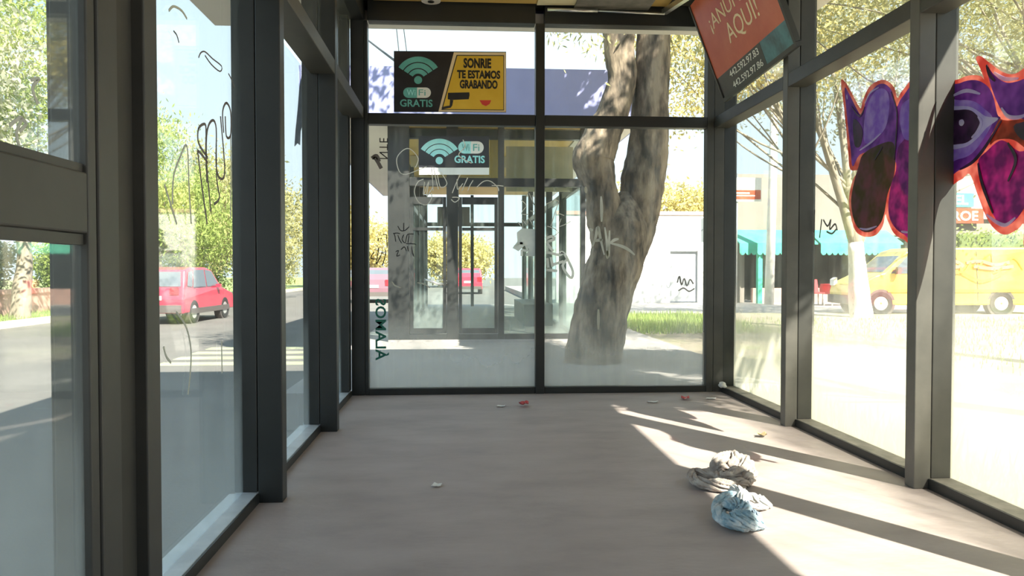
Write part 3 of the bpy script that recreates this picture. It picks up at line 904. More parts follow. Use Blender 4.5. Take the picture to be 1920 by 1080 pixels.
a = bpx(1371, 83)
top = bpx(1362, 40)
btext('AQUÍ!', (1371, 83), (1431, 40), (top[1] - a[1]) * 1.28, 'sign_cream', 0.0)
a2 = bpx(1334, 52)
top2 = bpx(1326, 26)
btext('¡ANUNCIATE', (1334, 52), (1460, -42), (top2[1] - a2[1]) * 1.3, 'sign_cream', 0.0)
d1 = bpx(1370, 143)
btext('442.592.97.83', (1370, 142), (1426, 104), 0.055, 'sign_white', 0.0)
btext('442.592.97.86', (1377, 163), (1434, 124), 0.055, 'sign_white', 0.0)
for s in (0.25, BL - 0.3):
    q = bp(s, BH, -0.015)
    B().tube([q, (q.x + 0.01, q.y, ZC)], 0.006, 6).make('hanger', 'steel', ad)

# ================================================================== ON THE FLOOR


def rag(bb, pts, radii, flat=0.75, seed=0.0, amp=0.30, n=56, sub=14):
    """a crumpled, twisted length of cloth lying on the floor"""
    P = smooth_path(pts, sub=sub)
    m = len(P)
    R0 = []
    for i in range(m):
        f = i / (m - 1) * (len(radii) - 1)
        j = min(int(f), len(radii) - 2)
        R0.append(radii[j] + (radii[j + 1] - radii[j]) * (f - j))
    vs, fs = [], []
    for i, p in enumerate(P):
        t = (P[min(i + 1, m - 1)] - P[max(i - 1, 0)])
        t.z *= 0.4
        t.normalize()
        a = t.cross(Vector((0, 0, 1))).normalized()
        b = a.cross(t)
        for k in range(n):
            w = 2 * math.pi * k / n
            tw = w + i * 0.05
            q = Vector((math.cos(tw) * 1.2, math.sin(tw) * 1.2, i * 0.06 + seed))
            warp = mn.noise(q * 1.3 + Vector((7, 3, 1)))
            ph = 7 * tw + 0.22 * i + 6.0 * warp + seed
            crease = abs(math.sin(ph * 0.5)) ** 0.5
            fold2 = mn.noise(Vector((q.x * 5, q.y * 5, q.z * 3.5 + 9)))
            r = R0[i] * (1.02 - amp * 1.7 * (1 - crease) + 0.4 * warp + 0.12 * fold2)
            v = p + a * math.cos(w) * r + b * math.sin(w) * r * flat
            v.z = max(v.z, 0.003 + 0.0015 * abs(mn.noise(q * 3)))
            vs.append(v)
    for i in range(m - 1):
        for k in range(n):
            fs.append((i * n + k, i * n + (k + 1) % n, (i + 1) * n + (k + 1) % n, (i + 1) * n + k))
    fs.append(tuple(reversed(range(n))))
    fs.append(tuple(range((m - 1) * n, m * n)))
    bb.add(vs, fs, True)


def fl(px, py, z=0.0):
    p = at(2, z, px, py)
    return p


bg = empty('crumpled_trousers', fl(1350, 895), label='crumpled beige garment on the floor, looped at its far left end', cat='clothing')
b_ = B()
rag(b_, [fl(1343, 884, .03), fl(1352, 873, .055), fl(1372, 866, .065), fl(1392, 874, .06), fl(1403, 890, .045), fl(1398, 905, .03)], [.040, .058, .070, .068, .052, .03], 0.9, 1.0, 0.34)
rag(b_, [fl(1392, 884, .04), fl(1376, 892, .05), fl(1358, 897, .045), fl(1345, 890, .04)], [.045, .05, .045, .03], 0.9, 5.0, 0.4)
b_.make('body', 'cloth_beige', bg)
b_ = B()
rag(b_, [fl(1372, 897, .035), fl(1340, 893, .04), fl(1314, 886, .045), fl(1300, 884, .045), fl(1297, 892, .04), fl(1308, 902, .035), fl(1332, 909, .033), fl(1360, 912, .035), fl(1385, 908, .04), fl(1395, 902, .035)], [.026, .028, .024, .022, .026, .034, .044, .046, .04, .025], 0.85, 12.0, 0.36)
b_.make('sleeve', 'cloth_beige', bg)
b_ = B()
rag(b_, [fl(1309, 891, .022), fl(1322, 893, .028), fl(1340, 898, .022)], [.016, .022, .014], 0.7, 3.0)
b_.make('lining', 'cloth_blue', bg, label='blue lining')

bl = empty('crumpled_shirt', fl(1385, 960), label='crumpled pale blue garment on the floor, nearest the camera', cat='clothing')
b_ = B()
rag(b_, [fl(1376, 928, .045), fl(1358, 936, .05), fl(1349, 952, .045), fl(1352, 968, .035), fl(1364, 980, .03)], [.026, .034, .034, .032, .022], 0.85, 21.0, 0.34)
rag(b_, [fl(1356, 972, .035), fl(1372, 979, .04), fl(1392, 983, .04), fl(1412, 986, .03), fl(1434, 988, .012)], [.030, .044, .042, .030, .010], 0.8, 25.0, 0.34)
rag(b_, [fl(1362, 946, .06), fl(1376, 946, .075), fl(1388, 951, .07), fl(1392, 960, .055), fl(1380, 967, .05)], [.030, .040, .038, .032, .022], 0.9, 30.0, 0.36)
rag(b_, [fl(1372, 964, .055), fl(1388, 966, .06), fl(1404, 971, .05), fl(1418, 976, .035), fl(1430, 981, .02)], [.022, .032, .034, .028, .012], 0.8, 34.0, 0.36)
b_.make('body', 'cloth_blue', bl)
b_ = B()
rag(b_, [fl(1368, 920, .035), fl(1378, 917, .05), fl(1389, 922, .06), fl(1394, 934, .062), fl(1398, 948, .05), fl(1402, 957, .035)], [.018, .026, .030, .030, .028, .016], 0.9, 40.0, 0.32)
rag(b_, [fl(1396, 930, .04), fl(1412, 932, .045), fl(1430, 940, .035), fl(1448, 949, .014)], [.024, .032, .028, .010], 0.7, 44.0, 0.34)
rag(b_, [fl(1404, 948, .03), fl(1422, 950, .028), fl(1440, 952, .014)], [.018, .022, .008], 0.7, 49.0, 0.34)
b_.make('pale_panel', 'cloth_white', bl, label='near white panels of the garment')
b_ = B()
rag(b_, [fl(1398, 940, .065), fl(1402, 950, .068), fl(1404, 961, .052)], [.012, .020, .012], 0.8, 52.0, 0.3)
rag(b_, [fl(1410, 958, .045), fl(1420, 966, .045), fl(1424, 975, .03)], [.012, .022, .012], 0.8, 55.0, 0.3)
b_.make('striped_panel', 'cloth_slate', bl, label='slate blue patches of the garment')


def scrap(name, px, py, w, h, m, label, cat='litter', lift=0.012, seed=1):
    """a small bent scrap lying on the floor"""
    c = fl(px, py)
    n = 7
    vs, fs = [], []
    for i in range(n):
        for j in range(n):
            x, y = (i / (n - 1) - 0.5), (j / (n - 1) - 0.5)
            q = Vector((x * 3 + seed, y * 3, seed * 2.3))
            edge = 1 - 0.25 * abs(mn.noise(q * 2))
            vs.append(Vector((c.x + x * w * edge + y * w * 0.3, c.y + y * h * edge, 0.003 + lift * (0.5 + 0.5 * mn.noise(q)) * (0.4 + abs(x) + abs(y)))))
    m_ = len(vs)
    vs += [v + Vector((0, 0, 0.0015)) for v in vs]
    for i in range(n - 1):
        for j in range(n - 1):
            a_ = i * n + j
            fs.append((a_, a_ + 1, a_ + n + 1, a_ + n))
            fs.append((a_ + m_, a_ + n + m_, a_ + n + 1 + m_, a_ + 1 + m_))
    bb = B()
    bb.add(vs, fs, False)
    return bb.make(name, m, None, label=label, cat=cat)


scrap('paper_scrap', 819, 912, 0.05, 0.06, 'paper', 'white paper scrap alone on the floor left of centre', seed=2)
scrap('candy_wrapper', 982, 762, 0.075, 0.12, 'wrapper_red', 'red crumpled wrapper on the floor near the end mullion', lift=0.05, seed=5)
scrap('paper_scrap', 939, 763, 0.07, 0.05, 'paper', 'pale paper scrap just left of the red wrapper', seed=8)
scrap('dry_leaf', 1429, 819, 0.07, 0.08, 'dry_leaf', 'dry curled leaf on the sunlit floor by the right wall', lift=0.03, seed=11)
scrap('wrapper_scrap', 1285, 749, 0.08, 0.10, 'wrapper_red', 'small reddish scrap in the sun near the far right corner', lift=0.03, seed=14)
scrap('paper_scrap', 1224, 755, 0.10, 0.06, 'paper', 'white paper scrap in the sun streaks before the end glass', seed=17)
scrap('paper_scrap', 1333, 748, 0.10, 0.06, 'paper', 'flat pale scrap on the floor beside the far right corner post', lift=0.006, seed=19)
wad = at(1, 7.38, 1353, 728)
B().blob((2.525, 7.33, 0.085), (0.035, 0.045, 0.03), 8, 0.7).make('paper_wad', 'paper', None, label='crumpled white paper wad on the right sill at the corner', cat='litter')
# ================================================================== THE TREE BEHIND THE END GLASS
TY = 10.0


def trunk_line(y, rows):
    pts, rad = [], []
    for py, px, w in rows:
        p = at(1, y, px, py)
        a = at(1, y, px - w / 2, py)
        b = at(1, y, px + w / 2, py)
        pts.append(p)
        rad.append((b.x - a.x) / 2)
    P = smooth_path(pts, sub=7)
    R0 = []
    for i in range(len(P)):
        f = i / (len(P) - 1) * (len(rad) - 1)
        j = min(int(f), len(rad) - 2)
        R0.append(rad[j] + (rad[j + 1] - rad[j]) * (f - j))
    return P, R0


def leaf_cards(name, material, parent, centres, per, spread, size, seed, droop=0.0, narrow=0.45, **k):
    """foliage: many small leaf blades gathered round the given twigs"""
    rng = np.random.default_rng(seed)
    C = np.array([tuple(c) for c in centres])
    n = len(C) * per
    ctr = np.repeat(C, per, axis=0) + rng.normal(0, 1, (n, 3)) * np.array(spread)
    d = rng.normal(0, 1, (n, 3))
    d[:, 2] -= droop * np.abs(rng.normal(1, 0.5, n)) * 2
    d /= np.linalg.norm(d, axis=1)[:, None]
    e = np.cross(d, rng.normal(0, 1, (n, 3)))
    e /= np.linalg.norm(e, axis=1)[:, None]
    L = size * rng.uniform(0.6, 1.4, (n, 1))
    w = L * narrow * 0.5
    v = np.stack([ctr - d * L / 2, ctr + e * w, ctr + d * L / 2, ctr - e * w], axis=1).reshape(-1, 3)
    me = bpy.data.meshes.new(name)
    me.vertices.add(n * 4)
    me.vertices.foreach_set('co', v.ravel())
    me.loops.add(n * 4)
    me.loops.foreach_set('vertex_index', np.arange(n * 4))
    me.polygons.add(n)
    me.polygons.foreach_set('loop_start', np.arange(n) * 4)
    me.polygons.foreach_set('loop_total', np.full(n, 4))
    me.update()
    return link(name, me, material, parent, **k)


def crown_points(rng, blobs, n):
    """twig points inside a set of ellipsoids, thicker towards the skin"""
    out = []
    vol = np.array([b[1][0] * b[1][1] * b[1][2] for b in blobs])
    vol = vol / vol.sum()
    for c, r in [blobs[i] for i in rng.choice(len(blobs), n, p=vol)]:
        d = rng.normal(0, 1, 3)
        d /= np.linalg.norm(d)
        q = rng.uniform(0.35, 1.0) ** 0.6
        out.append(Vector((c[0] + d[0] * r[0] * q, c[1] + d[1] * r[1] * q, c[2] + d[2] * r[2] * q)))
    return out


def branches(bb, start, targets, r0, rng, n=6, sag=0.0):
    for t in targets:
        s = Vector(start[int(rng.integers(len(start)))])
        m = s.lerp(t, 0.5) + Vector(tuple(rng.normal(0, 0.12, 3) * (t - s).length * 0.6)) + Vector((0, 0, sag))
        P = smooth_path([s, m, t], sub=4)
        bb.tube(P, [r0 * (1 - 0.85 * i / (len(P) - 1)) for i in range(len(P))], n)


et = empty('forked_tree', (1.72, TY, 0), label='big forked tree with rough bark standing just behind the end glass', cat='tree')
b_ = B()
P, R0 = trunk_line(TY, [(700, 1108, 118), (682, 1110, 104), (626, 1120, 100), (577, 1130, 102), (531, 1142, 98), (496, 1152, 98), (450, 1163, 100), (415, 1168, 90), (385, 1172, 60), (360, 1172, 22)])
b_.tube(P, R0, 40, rough=0.10, freq=3.0)
P, R0 = trunk_line(TY - 0.05, [(560, 1140, 30), (510, 1145, 50), (470, 1145, 66), (430, 1139, 66), (400, 1133, 68), (350, 1126, 58), (318, 1116, 72), (296, 1112, 78), (270, 1123, 70), (240, 1136, 64), (205, 1151, 58), (150, 1166, 52), (100, 1161, 54), (50, 1161, 60), (-30, 1150, 54), (-160, 1120, 42), (-300, 1075, 30)])
b_.tube(P, R0, 36, rough=0.13, freq=4.0, seed=4)
lt = P
P, R0 = trunk_line(TY + 0.1, [(590, 1150, 30), (540, 1158, 50), (490, 1168, 64), (450, 1184, 72), (400, 1198, 76), (340, 1205, 78), (300, 1213, 75), (240, 1218, 70), (150, 1222, 66), (55, 1225, 60), (-40, 1230, 54), (-160, 1245, 44), (-300, 1270, 32)])
b_.tube(P, R0, 36, rough=0.12, freq=3.5, seed=9)
rt = P
b_.make('trunk', 'bark_brown', et)
rng = np.random.default_rng(3)
tops = [lt[-1], lt[-8], rt[-1], rt[-8], rt[-14]]
cr = crown_points(rng, [((1.0, 10.9, 7.8), (2.4, 2.0, 1.7)), ((4.6, 10.4, 7.4), (2.2, 2.0, 1.8)), ((2.8, 11.8, 8.6), (3.0, 2.0, 1.6))], 240)
b_ = B()
branches(b_, tops, cr[:60], 0.09, rng)
hang = [Vector((x, 9.9 + float(rng.normal(0, .3)), z)) for x, z in [(1.15, 4.6), (1.3, 4.35), (1.45, 4.7), (1.6, 4.5), (1.0, 4.75), (1.7, 4.2), (1.35, 4.8), (2.9, 4.6), (3.1, 4.3), (2.85, 4.0), (3.2, 4.7)]]
branches(b_, [lt[-6], lt[-9], rt[-10]], hang, 0.02, rng, n=5, sag=0.25)
b_.make('branches', 'bark_grey', et)
leaf_cards('foliage', 'leaf_olive', et, cr, 130, (0.34, 0.34, 0.26), 0.13, 5, narrow=0.4)
leaf_cards('hanging_foliage', 'leaf_olive', et, hang, 110, (0.14, 0.2, 0.22), 0.09, 6, droop=0.8, narrow=0.25)

# ================================================================== OTHER TREES
TR = [0]


def tree(name, label, base, h, trunk_r, blobs, leafmat, nclump, per, spread, size, bark='bark_grey', lean=(0, 0), nb=24, cat='tree', group=None, droop=0.0, wash=None, fork=None, narrow=0.45, seed=None):
    TR[0] += 1
    rng = np.random.default_rng(100 + TR[0] if seed is None else seed)
    base = Vector(base)
    o = empty(name, base, label=label, cat=cat, group=group)
    t = base + Vector((lean[0], lean[1], h))
    mid = base.lerp(t, 0.5) + Vector((rng.normal(0, .1), rng.normal(0, .1), 0)) * h * 0.25
    P = smooth_path([base + Vector((0, 0, -0.1)), base.lerp(mid, 0.5), mid, t], sub=6)
    rr = [trunk_r * (1.2 - 0.6 * i / (len(P) - 1)) for i in range(len(P))]
    b1 = B()
    k = len(P)
    if wash:
        k = next((i for i, p in enumerate(P) if p.z > base.z + wash), len(P) - 1)
        B().tube(P[:k + 1], [r * 1.03 for r in rr[:k + 1]], 18, rough=0.14, freq=3).make('limewashed_trunk', 'limewash', o, label='limewashed lower trunk')
    b1.tube(P, rr, 16, rough=0.14, freq=3)
    if fork:
        for f in fork:
            q = smooth_path([P[len(P) * 2 // 3], P[-1].lerp(Vector(f), 0.5) + Vector((0, 0, .2)), Vector(f)], sub=5)
            b1.tube(q, [trunk_r * 0.55 * (1 - 0.7 * i / (len(q) - 1)) for i in range(len(q))], 10, rough=0.12)
    b1.make('trunk', bark, o)
    cp = crown_points(rng, [(Vector(c) + base, r) for c, r in blobs], nclump)
    b2 = B()
    branches(b2, [P[-1], P[-2], P[-3], P[-4]], cp[:nb], trunk_r * 0.2, rng)
    b2.make('branches', bark, o)
    leaf_cards('foliage', leafmat, o, cp, per, spread, size, 200 + TR[0], droop=droop, narrow=narrow)
    return o


LG = 'trees lining the far side of the road'
tree('street_tree', 'big leafy tree seen through the door glass at the far left', (-15.2, 19.5, -0.22), 3.4, 0.28, [((0.4, 0, 6.2), (4.2, 4, 3.6)), ((1.8, -1.2, 4.0), (2.6, 2.5, 1.5)), ((-1.0, 0, 9), (3, 3, 2.2))], 'leaf_pale', 190, 120, (.5, .5, .4), 0.17, group=LG, droop=.3)
tree('street_tree', 'bright green tree at the upper left beside the door frame', (-12.9, 23.5, -0.22), 3.8, 0.24, [((-0.8, -1, 6.8), (2.8, 2.6, 3.4)), ((-0.6, -.5, 9.4), (2.2, 2.2, 1.8))], 'leaf_green', 150, 130, (.45, .45, .4), 0.16, group=LG, droop=.3)
tree('street_tree', 'dark leaning tree behind the low wall at the left edge', (-18.5, 24, -0.22), 3.5, 0.3, [((0, 0, 5), (4, 3, 3)), ((2.5, 0, 4.0), (3, 2, 1.6))], 'leaf_dark', 130, 110, (.5, .5, .4), 0.2, lean=(1.2, 0), group=LG)
tree('street_tree', 'yellow green tree directly behind the red car', (-11.3, 29.5, -0.22), 2.4, 0.24, [((-.4, 0, 4.8), (2.0, 2, 2.4)), ((0.9, 0, 3.4), (2.0, 2, 1.8)), ((-1.4, 0, 6.2), (1.2, 1.6, 1.4))], 'leaf_green', 170, 130, (.4, .4, .4), 0.17, group=LG, droop=.6, narrow=.3)
tree('street_tree', 'drooping light green tree right of the red car', (-12.5, 36, -0.22), 2.6, 0.26, [((1.2, 0, 4.4), (2.4, 2, 2.6)), ((2.6, 0, 3.0), (2.0, 2, 1.8))], 'leaf_olive', 150, 120, (.45, .45, .45), 0.2, group=LG, droop=.6, narrow=.3)
tree('street_tree', 'olive tree further along the road between the left posts', (-11.8, 44, -0.22), 3.0, 0.28, [((0, 0, 4.8), (2.6, 2.4, 2.4)), ((1.0, 0, 3), (2.2, 2, 1.4))], 'leaf_olive', 130, 110, (.5, .5, .45), 0.24, group=LG)
tree('street_tree', 'bushy yellowish tree far down the road at the left of the end glass', (-7.2, 62, -0.3), 2.4, 0.3, [((0, 0, 3.4), (3.2, 3, 2.0)), ((-3.5, 2, 4.6), (3, 3, 2.6))], 'leaf_yellow', 140, 100, (.6, .6, .5), 0.3, group=LG)
tree('street_tree', 'tree at the end of the road seen through the far station', (-0.5, 70, -0.3), 1.8, 0.3, [((0, 0, 2.6), (3.0, 3, 1.4))], 'leaf_yellow', 120, 90, (.7, .7, .6), 0.36, group=LG)
# right side
tree('roadside_tree', 'limewashed tree with pale trunk in front of the yellow van', (10.35, 19.4, -0.03), 3.4, 0.24, [((1.5, 0, 7.6), (4.2, 3.2, 2.6)), ((-2.2, 0.4, 7.2), (2.6, 2.6, 2.0)), ((-1.0, 0, 5.2), (0.9, 1, .8)), ((4.0, 0, 5.6), (2.6, 2, 1.4))], 'leaf_pale', 230, 110, (.45, .45, .4), 0.13, lean=(-0.25, 0.2), wash=1.9, fork=[(8.2, 19.3, 6.2), (9.6, 19.6, 6.4), (12.2, 19.2, 6.5)], droop=.3, nb=30)
tree('roadside_tree', 'feathery olive tree overhanging the right wall of the shelter', (7.6, 9.6, -0.03), 3.6, 0.16, [((0.2, 0.4, 5.6), (2.6, 2.2, 1.6)), ((-1.6, 1.6, 5.0), (1.5, 1.5, .9)), ((1.6, 0, 4.4), (1.6, 1.5, .9))], 'leaf_olive', 230, 120, (.34, .34, .26), 0.085, lean=(0.8, 0.5), nb=30, narrow=.35)
tree('roadside_tree', 'tall yellowing tree behind the tilted red board', (7.3, 16.5, -0.03), 4.2, 0.14, [((-2.3, 0, 6.2), (1.5, 1.5, 1.8)), ((-0.2, 0, 6.6), (2.0, 1.6, 1.6)), ((-0.9, 0, 8), (2, 2, 1.2))], 'leaf_yellow', 150, 120, (.34, .34, .3), 0.11, lean=(0.05, 0), nb=26)
tree('background_tree', 'yellow green tree behind the white walled building', (11.5, 46, -0.2), 2.6, 0.25, [((0, 0, 4.9), (2.6, 2.4, 2.2)), ((3.2, 0, 4.4), (2.4, 2, 1.8))], 'leaf_yellow', 120, 100, (.5, .5, .45), 0.26)

tree('added_shade_tree', 'unseen tree added right of the camera, crown clumps placed to shade trunk and posts', (6.3, 3.6, -0.03), 4.8, 0.22, [((-2.1, 2.5, 6.25), (0.6, 0.9, 0.5)), ((-1.2, 2.6, 7.85), (0.45, 0.9, 0.65)), ((-1.55, 1.7, 5.9), (0.65, 1.0, 0.8)), ((-1.6, -0.6, 5.9), (0.7, 1.3, 0.9)), ((0.6, 0.0, 7.2), (1.0, 1.0, 1.0))], 'leaf_dark', 260, 130, (.18, .18, .17), 0.15, nb=20)  # added out of view; crown clumps set along sun rays to cast shade
def bush(x, y, r, h, m, label):
    o = empty('bush', (x, y, -0.22), label=label, cat='bush', group='bushes across the road')
    rg = np.random.default_rng(int(x * -13 + y))
    c = crown_points(rg, [((x, y, h * 0.5 - 0.2), (r, r * 0.8, h * 0.48))], 60)
    b = B()
    branches(b, [(x, y, -0.22), (x + .1, y, -0.22)], c[:10], 0.05, rg)
    b.make('stems', 'bark_grey', o)
    leaf_cards('foliage', m, o, c, 90, (.28, .28, .25), 0.17, int(x * -7 + y))


bush(-16.2, 25.4, 0.9, 2.6, 'leaf_olive', 'olive bush behind the low wall at the left edge of the door glass')
bush(-17.4, 29.0, 1.2, 2.9, 'leaf_pale', 'pale bush behind the far part of the low wall')
bush(-16.3, 32.6, 0.9, 2.6, 'leaf_green', 'green bush at the right end of the low wall beside the door frame')
bush(-13.9, 37.6, 1.3, 3.0, 'leaf_green', 'green bush just above the roof of the red hatchback')
bush(-13.8, 42.6, 1.4, 2.8, 'leaf_dark', 'darker bush right of the bonnet of the red hatchback')
bush(-14.2, 60.5, 2.0, 3.4, 'leaf_olive', 'far olive bush seen between the second and third left posts')
# shrub and grass
rng = np.random.default_rng(77)


def grass(name, label, x0, x1, y0, y1, n, h, z=-0.03, m='grass_blade'):
    r = np.random.default_rng(int(abs(x0 * 91 + y0 * 37)) + 5)
    bx = r.uniform(x0, x1, n); by = r.uniform(y0, y1, n)
    v, f = [], []
    for i in range(n):
        a = r.uniform(0, 6.28); l = h * r.uniform(.5, 1.4); w = 0.006 + h * 0.02
        dx, dy = math.cos(a), math.sin(a)
        k = r.uniform(0.1, .6) * l
        v += [(bx[i] - dy * w, by[i] + dx * w, z), (bx[i] + dy * w, by[i] - dx * w, z), (bx[i] + dx * k, by[i] + dy * k, z + l)]
        f.append((3 * i, 3 * i + 1, 3 * i + 2))
    o = B()
    o.add(v, f)
    return o.make(name, m, None, label=label, cat='grass', kind='stuff')


grass('grass', 'green grass tufts growing along the right sill', 2.80, 3.25, 1.5, 7.5, 1400, 0.17)
grass('grass', 'lawn strip behind the forked tree', 3.45, 6.2, 14.5, 20.5, 5000, 0.16)
grass('grass', 'sparse grass on the verge right of the shelter', 6.4, 16, 8, 19, 4500, 0.09)
grass('grass', 'grass strip at the foot of the low wall across the road', -13.9, -12.5, 12, 34, 4500, 0.14, z=-0.22)

# ================================================================== LOW WALL ACROSS THE ROAD
lw = empty('garden_wall', (-14.3, 22, -0.22), label='low pinkish wall with stone facing across the road at the far left', cat='wall')
B().box(-14.5, -14.1, 14, 21.4, -0.22, 0.42).make('stone_facing', 'stone', lw, label='rough grey stone facing')
B().box(-14.5, -14.1, 21.402, 34, -0.22, 0.44).make('rendered_face', 'wall_pink', lw)
B().box(-14.56, -14.04, 14, 34, 0.442, 0.58).make('coping', 'wall_pink', lw)
hs = empty('white_house', (-33, 32, -0.2), label='white house glimpsed between the trees behind the low wall', cat='house')
B().box(-38, -28, 30, 38, -0.22, 2.1).make('wall', 'wall_white', hs)
B().prism([(-38.3, 29.7, 2.1), (-27.7, 29.7, 2.1), (-33, 29.7, 3.1)], (0, 8.6, 0)).make('roof', 'wall_beige', hs)

# ================================================================== TWIN STATION
FS = (0.44, 13.0, 0)
st = empty('bus_station', FS, label='twin glass bus station behind the forked tree, wifi sign over its doors', cat='bus station')
FX0, FX1, FY0, FY1 = -1.22, 2.10, 13.0, 25.0


def sp(name, m, *b, parent=None, bevel=0.0, **k):
    return B().box(*b).make(name, m, parent or st, bevel=bevel, **k)


sp('floor_slab', 'paving', FX0, FX1, FY0, FY1, -0.004, 0.03)
for x0, x1 in ((FX0, -0.865), (-0.245, -0.05), (0.62, 0.72), (2.02, FX1)):
    sp('post', 'dark_metal', x0, x1, FY0, FY0 + 0.12, 0.03, 3.6, bevel=BV)
for x0, x1 in ((-0.863, -0.247), (-0.048, 0.618), (0.722, 2.018)):
    sp('rail', 'dark_metal', x0, x1, FY0, FY0 + 0.1, 2.60, 2.74, bevel=BV)
    sp('sill', 'dark_metal', x0, x1, FY0, FY0 + 0.1, 0.03, 0.12)
    sp('pane', 'glass_far', x0, x1, FY0 + 0.04, FY0 + 0.05, 2.742, 3.56)
sp('pane', 'glass_far', 0.722, 2.018, FY0 + 0.04, FY0 + 0.05, 0.122, 2.598)
for x0, x1 in ((-0.863, -0.247), (-0.048, 0.618)):
    d = sp('door_leaf', 'dark_metal', x0 + 0.004, x0 + 0.06, FY0 + 0.02, FY0 + 0.07, 0.13, 2.42)
    sp('stile', 'dark_metal', x1 - 0.06, x1 - 0.004, FY0 + 0.02, FY0 + 0.07, 0.13, 2.42, parent=d)
    sp('top_rail', 'dark_metal', x0 + 0.062, x1 - 0.062, FY0 + 0.02, FY0 + 0.07, 2.30, 2.42, parent=d)
    sp('mid_rail', 'dark_metal', x0 + 0.062, x1 - 0.062, FY0 + 0.02, FY0 + 0.07, 1.86, 1.91, parent=d)
    sp('bottom_rail', 'dark_metal', x0 + 0.062, x1 - 0.062, FY0 + 0.02, FY0 + 0.07, 0.13, 0.22, parent=d)
    sp('glass', 'glass_far', x0 + 0.062, x1 - 0.062, FY0 + 0.04, FY0 + 0.048, 0.222, 2.298, parent=d)
B().tube([(-0.30, 12.97, 0.95), (-0.40, 12.93, 0.97), (-0.52, 12.93, 1.02), (-0.62, 12.97, 1.04)], 0.02, 8).make('door_handle', 'steel', st, label='bare steel door pull')
for y in (15.4, 17.8, 20.2, 22.6, 24.9):
    for x0, x1 in ((FX0, FX0 + 0.14), (FX1 - 0.14, FX1)):
        sp('post', 'dark_metal', x0, x1, y, y + 0.10, 0.03, 3.6)
for y0 in (13.122, 15.502, 17.902, 20.302, 22.702):
    y1 = y0 + (2.276 if y0 < 14 else 2.296 if y0 < 22 else 2.19)
    for xa in (FX0 + 0.03, FX1 - 0.11):
        sp('rail', 'dark_metal', xa, xa + 0.08, y0, y1, 2.60, 2.72)
        sp('sill', 'dark_metal', xa, xa + 0.08, y0, y1, 0.03, 0.10)
        sp('pane', 'glass_far', xa + 0.036, xa + 0.044, y0, y1, 0.102, 2.598)
for xa, xb in ((0.3, 0.4),):
    sp('mullion', 'dark_metal', xa, xb, 24.9, 25.0, 0.03, 3.6)
sp('rail', 'dark_metal', FX0 + 0.142, 0.298, 24.9, 25.0, 2.6, 2.72)
sp('rail', 'dark_metal', 0.402, FX1 - 0.142, 24.9, 25.0, 2.6, 2.72)
sp('ceiling', 'ceiling_yellow', FX0, FX1, 12.6, FY1, 3.62, 3.66, label='yellow ceiling')
sp('canopy_soffit', 'canopy_white', -2.5, FX0 - 0.01, 12.36, 25.4, 3.6, 3.68)
sp('canopy_soffit', 'canopy_white', FX1 + 0.01, 2.95, 12.36, 25.4, 3.6, 3.68)
sp('roof', 'canopy_white', -2.5, 2.95, 12.36, 25.4, 3.9, 4.0)
sp('fascia', 'fascia_lilac', -2.5, 2.95, 12.33, 12.359, 3.6, 4.40, label='lilac front fascia')
sp('fascia', 'fascia_lilac', -2.53, -2.501, 12.36, 25.4, 3.6, 4.40, label='lilac side fascia')
sp('fascia', 'fascia_lilac', 2.951, 2.98, 12.36, 25.4, 3.6, 4.40, label='lilac side fascia')
sp('beam', 'dark_metal', FX0, FX1, 13.3, 13.45, 3.45, 3.6)
for y in (16.5, 20.0):
    sp('ceiling_beam', 'shelter_board', FX0 + 0.15, FX1 - 0.15, y, y + 0.2, 3.4, 3.61)
sp('yellow_panel', 'ceiling_yellow', 0.50, 0.71, 13.6, 13.63, 2.75, 3.5, label='yellow panel beside the sign')
sp('board_panel', 'shelter_board', 0.80, 2.0, 13.8, 13.84, 2.6, 3.4, label='tan board panel')
sp('bench', 'dark_metal', 1.3, 1.9, 16, 19, 0.03, 0.48)

# sign and monitor inside it
WY = 12.93
ws = empty('wifi_sign', at(1, WY, 850, 300), label='black wifi sign with turquoise arcs mounted over the doors of the twin station', cat='sign')
spx(ws, 'board', 'sign_black', [(785, 255.5), (917, 255.5), (917, 314), (785, 314)], WY, 0.02)
spx(ws, 'caption_strip', 'sign_white', [(786, 314.5), (917, 314.5), (917, 327.5), (786, 327.5)], WY, 0.02, label='white caption strip')
arcs(ws, 823.7, 301, [(32, 41), (22, 30.5), (12.5, 20.5)], 7.0, WY - 0.003, 'sign_cyan', half=58)
spx(ws, 'toggle', 'sign_cyan', pill(859, 907, 265, 288, 'l'), WY - 0.003)
spx(ws, 'toggle', 'sign_white', pill(859, 907, 265, 288, 'r'), WY - 0.003, label='white half of the toggle')
ptext(ws, 'Wi', 866, 880, 270, 283, WY - 0.006, 'sign_green', 0.01)
ptext(ws, 'Fi', 887, 899, 270, 283, WY - 0.006, 'sign_green', 0.01)
ptext(ws, 'GRATIS', 852, 909, 292, 305.5, WY - 0.004, 'sign_cyan', 0.03)
mo = empty('monitor', (-0.03, 20, 2.2), label='dark screen hanging inside the twin station behind its doors', cat='monitor')
a_, b2_ = at(1, 19.8, 820, 424), at(1, 19.8, 881, 388)
B().box(a_.x, b2_.x, 19.8, 19.88, a_.z, b2_.z).make('screen', 'car_trim', mo, bevel=0.01)
B().box(-0.1, -0.06, 19.82, 19.86, b2_.z, 3.62).make('mount', 'steel', mo)

# ================================================================== VEHICLES


def lerp_poly(poly, k):
    return poly


